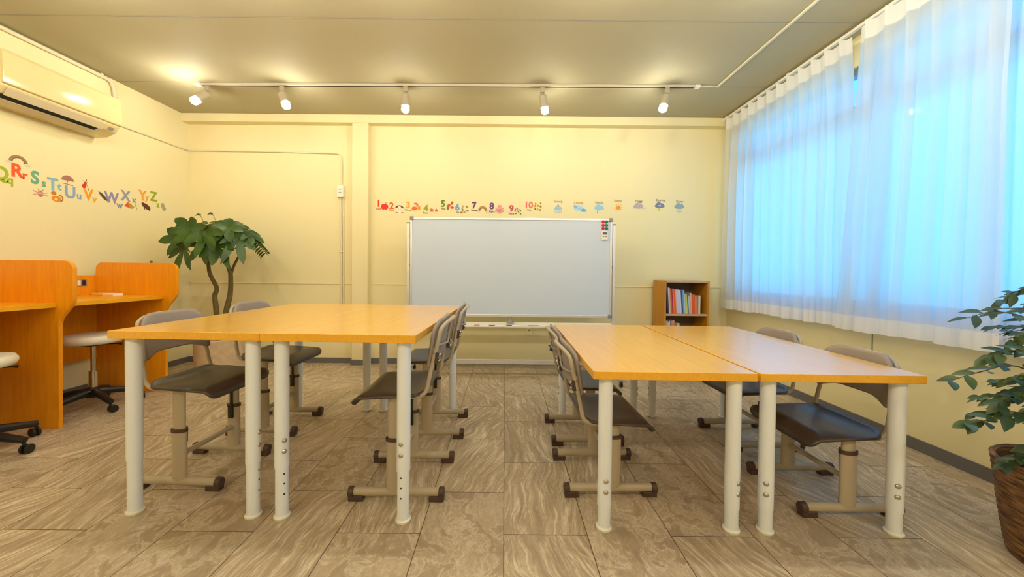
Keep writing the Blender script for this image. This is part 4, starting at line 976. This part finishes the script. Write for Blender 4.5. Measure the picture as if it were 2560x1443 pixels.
def ficus():
    cx, cy = 1.925, 1.20
    t = thing('potted_ficus', 'artificial ficus in a brown wicker basket at the right edge of the photo', 'plant', (cx, cy, 0))
    prof = []
    for i in range(33):
        q = i / 32; prof.append((0.150 + 0.042 * q ** 0.8 + (0.0028 if i % 2 else 0), 0.002 + 0.325 * q))
    prof += [(0.196, 0.335), (0.188, 0.342), (0.180, 0.335), (0.176, 0.26), (0.02, 0.255)]
    bk = build('wicker_basket', M().lathe(prof, 56), MT['wicker'], t)
    build('inner_pot', M().lathe([(0.11, 0.262), (0.130, 0.30), (0.140, 0.335), (0.132, 0.338), (0.125, 0.31), (0.02, 0.305)], 36, (0.015, -0.02, 0)), MT['white'], t)
    build('soil', M().cyl((0.015, -0.02, 0.300), 0.124, 0.012, 28), MT['soil'], t)
    rn = random.Random(21); stems = M(); fol = M()
    def branch(pts, n, L_=0.055, r=0.0035, two=True):
        p = catmull([Vector(q) for q in pts], 8); k = len(p)
        stems.tube(p, [r * (1 - 0.7 * i / k) for i in range(k)], 7)
        for i in range(n):
            f = 0.30 + 0.70 * i / max(1, n - 1); j = min(k - 1, int(f * (k - 1))); q = p[j]; tg = (p[min(k - 1, j + 1)] - p[max(0, j - 1)]).normalized()
            s = 1 if i % 2 else -1
            sd = tg.cross(Vector((0, 0, 1))); sd = sd.normalized() if sd.length > 0.1 else Vector((1, 0, 0))
            d = tg * 0.75 + sd * s * rn.uniform(0.4, 0.9) + Vector((0, 0, rn.uniform(-0.45, 0.35)))
            leaf(fol, q, d, Vector((rn.uniform(-.3, .3), -0.5, 0.9)), L_ * rn.uniform(0.75, 1.2), L_ * 0.24, 0.15, 0.2, 5, 'ovate')
            if two:
                leaf(fol, q, tg * 0.9 - sd * s * rn.uniform(0.1, 0.6) + Vector((0, 0, rn.uniform(-0.5, 0.3))), Vector((0, -0.6, 0.8)), L_ * rn.uniform(0.6, 1.0), L_ * 0.22, 0.2, 0.2, 5, 'ovate')
    b0 = (0.0, 0.0, 0.30)
    branch([b0, (-0.02, 0.0, 0.52), (-0.05, 0.01, 0.72), (-0.02, 0.0, 0.95)], 22, 0.055, 0.007)
    branch([b0, (0.03, 0.03, 0.6), (0.08, 0.04, 0.85), (0.12, 0.02, 1.05)], 20, 0.055, 0.006)
    branch([(-0.05, 0.01, 0.70), (-0.20, -0.01, 0.83), (-0.34, -0.02, 0.865), (-0.43, -0.02, 0.845)], 8, 0.052, 0.0028, False)
    branch([(-0.05, 0.01, 0.74), (-0.18, 0.00, 0.86), (-0.28, 0.0, 0.875), (-0.36, 0.0, 0.865)], 6, 0.050, 0.0025, False)
    branch([(-0.04, 0.0, 0.62), (-0.18, -0.02, 0.73), (-0.30, -0.03, 0.74), (-0.38, -0.03, 0.715)], 9, 0.055, 0.003)
    branch([(-0.04, 0.0, 0.58), (-0.22, 0.01, 0.68), (-0.36, 0.0, 0.665), (-0.455, 0.0, 0.635)], 9, 0.058, 0.003, False)
    branch([(-0.03, 0.0, 0.52), (-0.16, -0.03, 0.60), (-0.26, -0.03, 0.60), (-0.33, -0.03, 0.57)], 9, 0.055, 0.003)
    branch([(-0.02, 0.0, 0.48), (-0.12, -0.02, 0.565), (-0.24, -0.03, 0.55), (-0.36, -0.03, 0.520), (-0.43, -0.03, 0.505)], 9, 0.062, 0.003)
    branch([(-0.02, 0.0, 0.45), (-0.10, -0.05, 0.52), (-0.19, -0.06, 0.50), (-0.27, -0.06, 0.45)], 8, 0.045, 0.0025)
    branch([(0.0, 0.0, 0.38), (-0.08, -0.04, 0.45), (-0.17, -0.05, 0.44), (-0.235, -0.05, 0.41)], 6, 0.040, 0.0022, False)
    branch([(0.0, 0.0, 0.5), (-0.06, -0.10, 0.62), (-0.13, -0.14, 0.70)], 10, 0.05, 0.003)
    branch([(0.0, 0.0, 0.5), (-0.05, -0.08, 0.55), (-0.12, -0.12, 0.57)], 10, 0.05, 0.003)
    branch([(0.0, 0.0, 0.33), (-0.08, 0.02, 0.38), (-0.16, 0.03, 0.375), (-0.22, 0.03, 0.35)], 9, 0.045, 0.0025)
    branch([(0.0, 0.0, 0.33), (-0.07, -0.05, 0.39), (-0.13, -0.08, 0.38)], 8, 0.04, 0.0025)
    branch([(0.0, 0.0, 0.33), (-0.03, 0.04, 0.42), (-0.09, 0.06, 0.47)], 10, 0.045, 0.003)
    branch([(0.0, 0.02, 0.6), (-0.08, -0.03, 0.78), (-0.12, -0.04, 0.86)], 12, 0.05, 0.003)
    for k in range(26):
        z = 0.42 + 0.50 * k / 26; a = PI + rn.uniform(-1.1, 1.1); L2 = rn.uniform(0.13, 0.24)
        p0 = (-0.02, 0.0, z); p1 = (0.55 * L2 * math.cos(a), 0.55 * L2 * math.sin(a), z + 0.05); p2 = (L2 * math.cos(a), L2 * math.sin(a), z + rn.uniform(-0.02, 0.06))
        branch([p0, p1, p2], 9, 0.046, 0.0022)
    build('stems', stems, MT['stem'], t, angle=80)
    build('foliage', fol, MT['leafpale'], t, angle=70)
ficus()
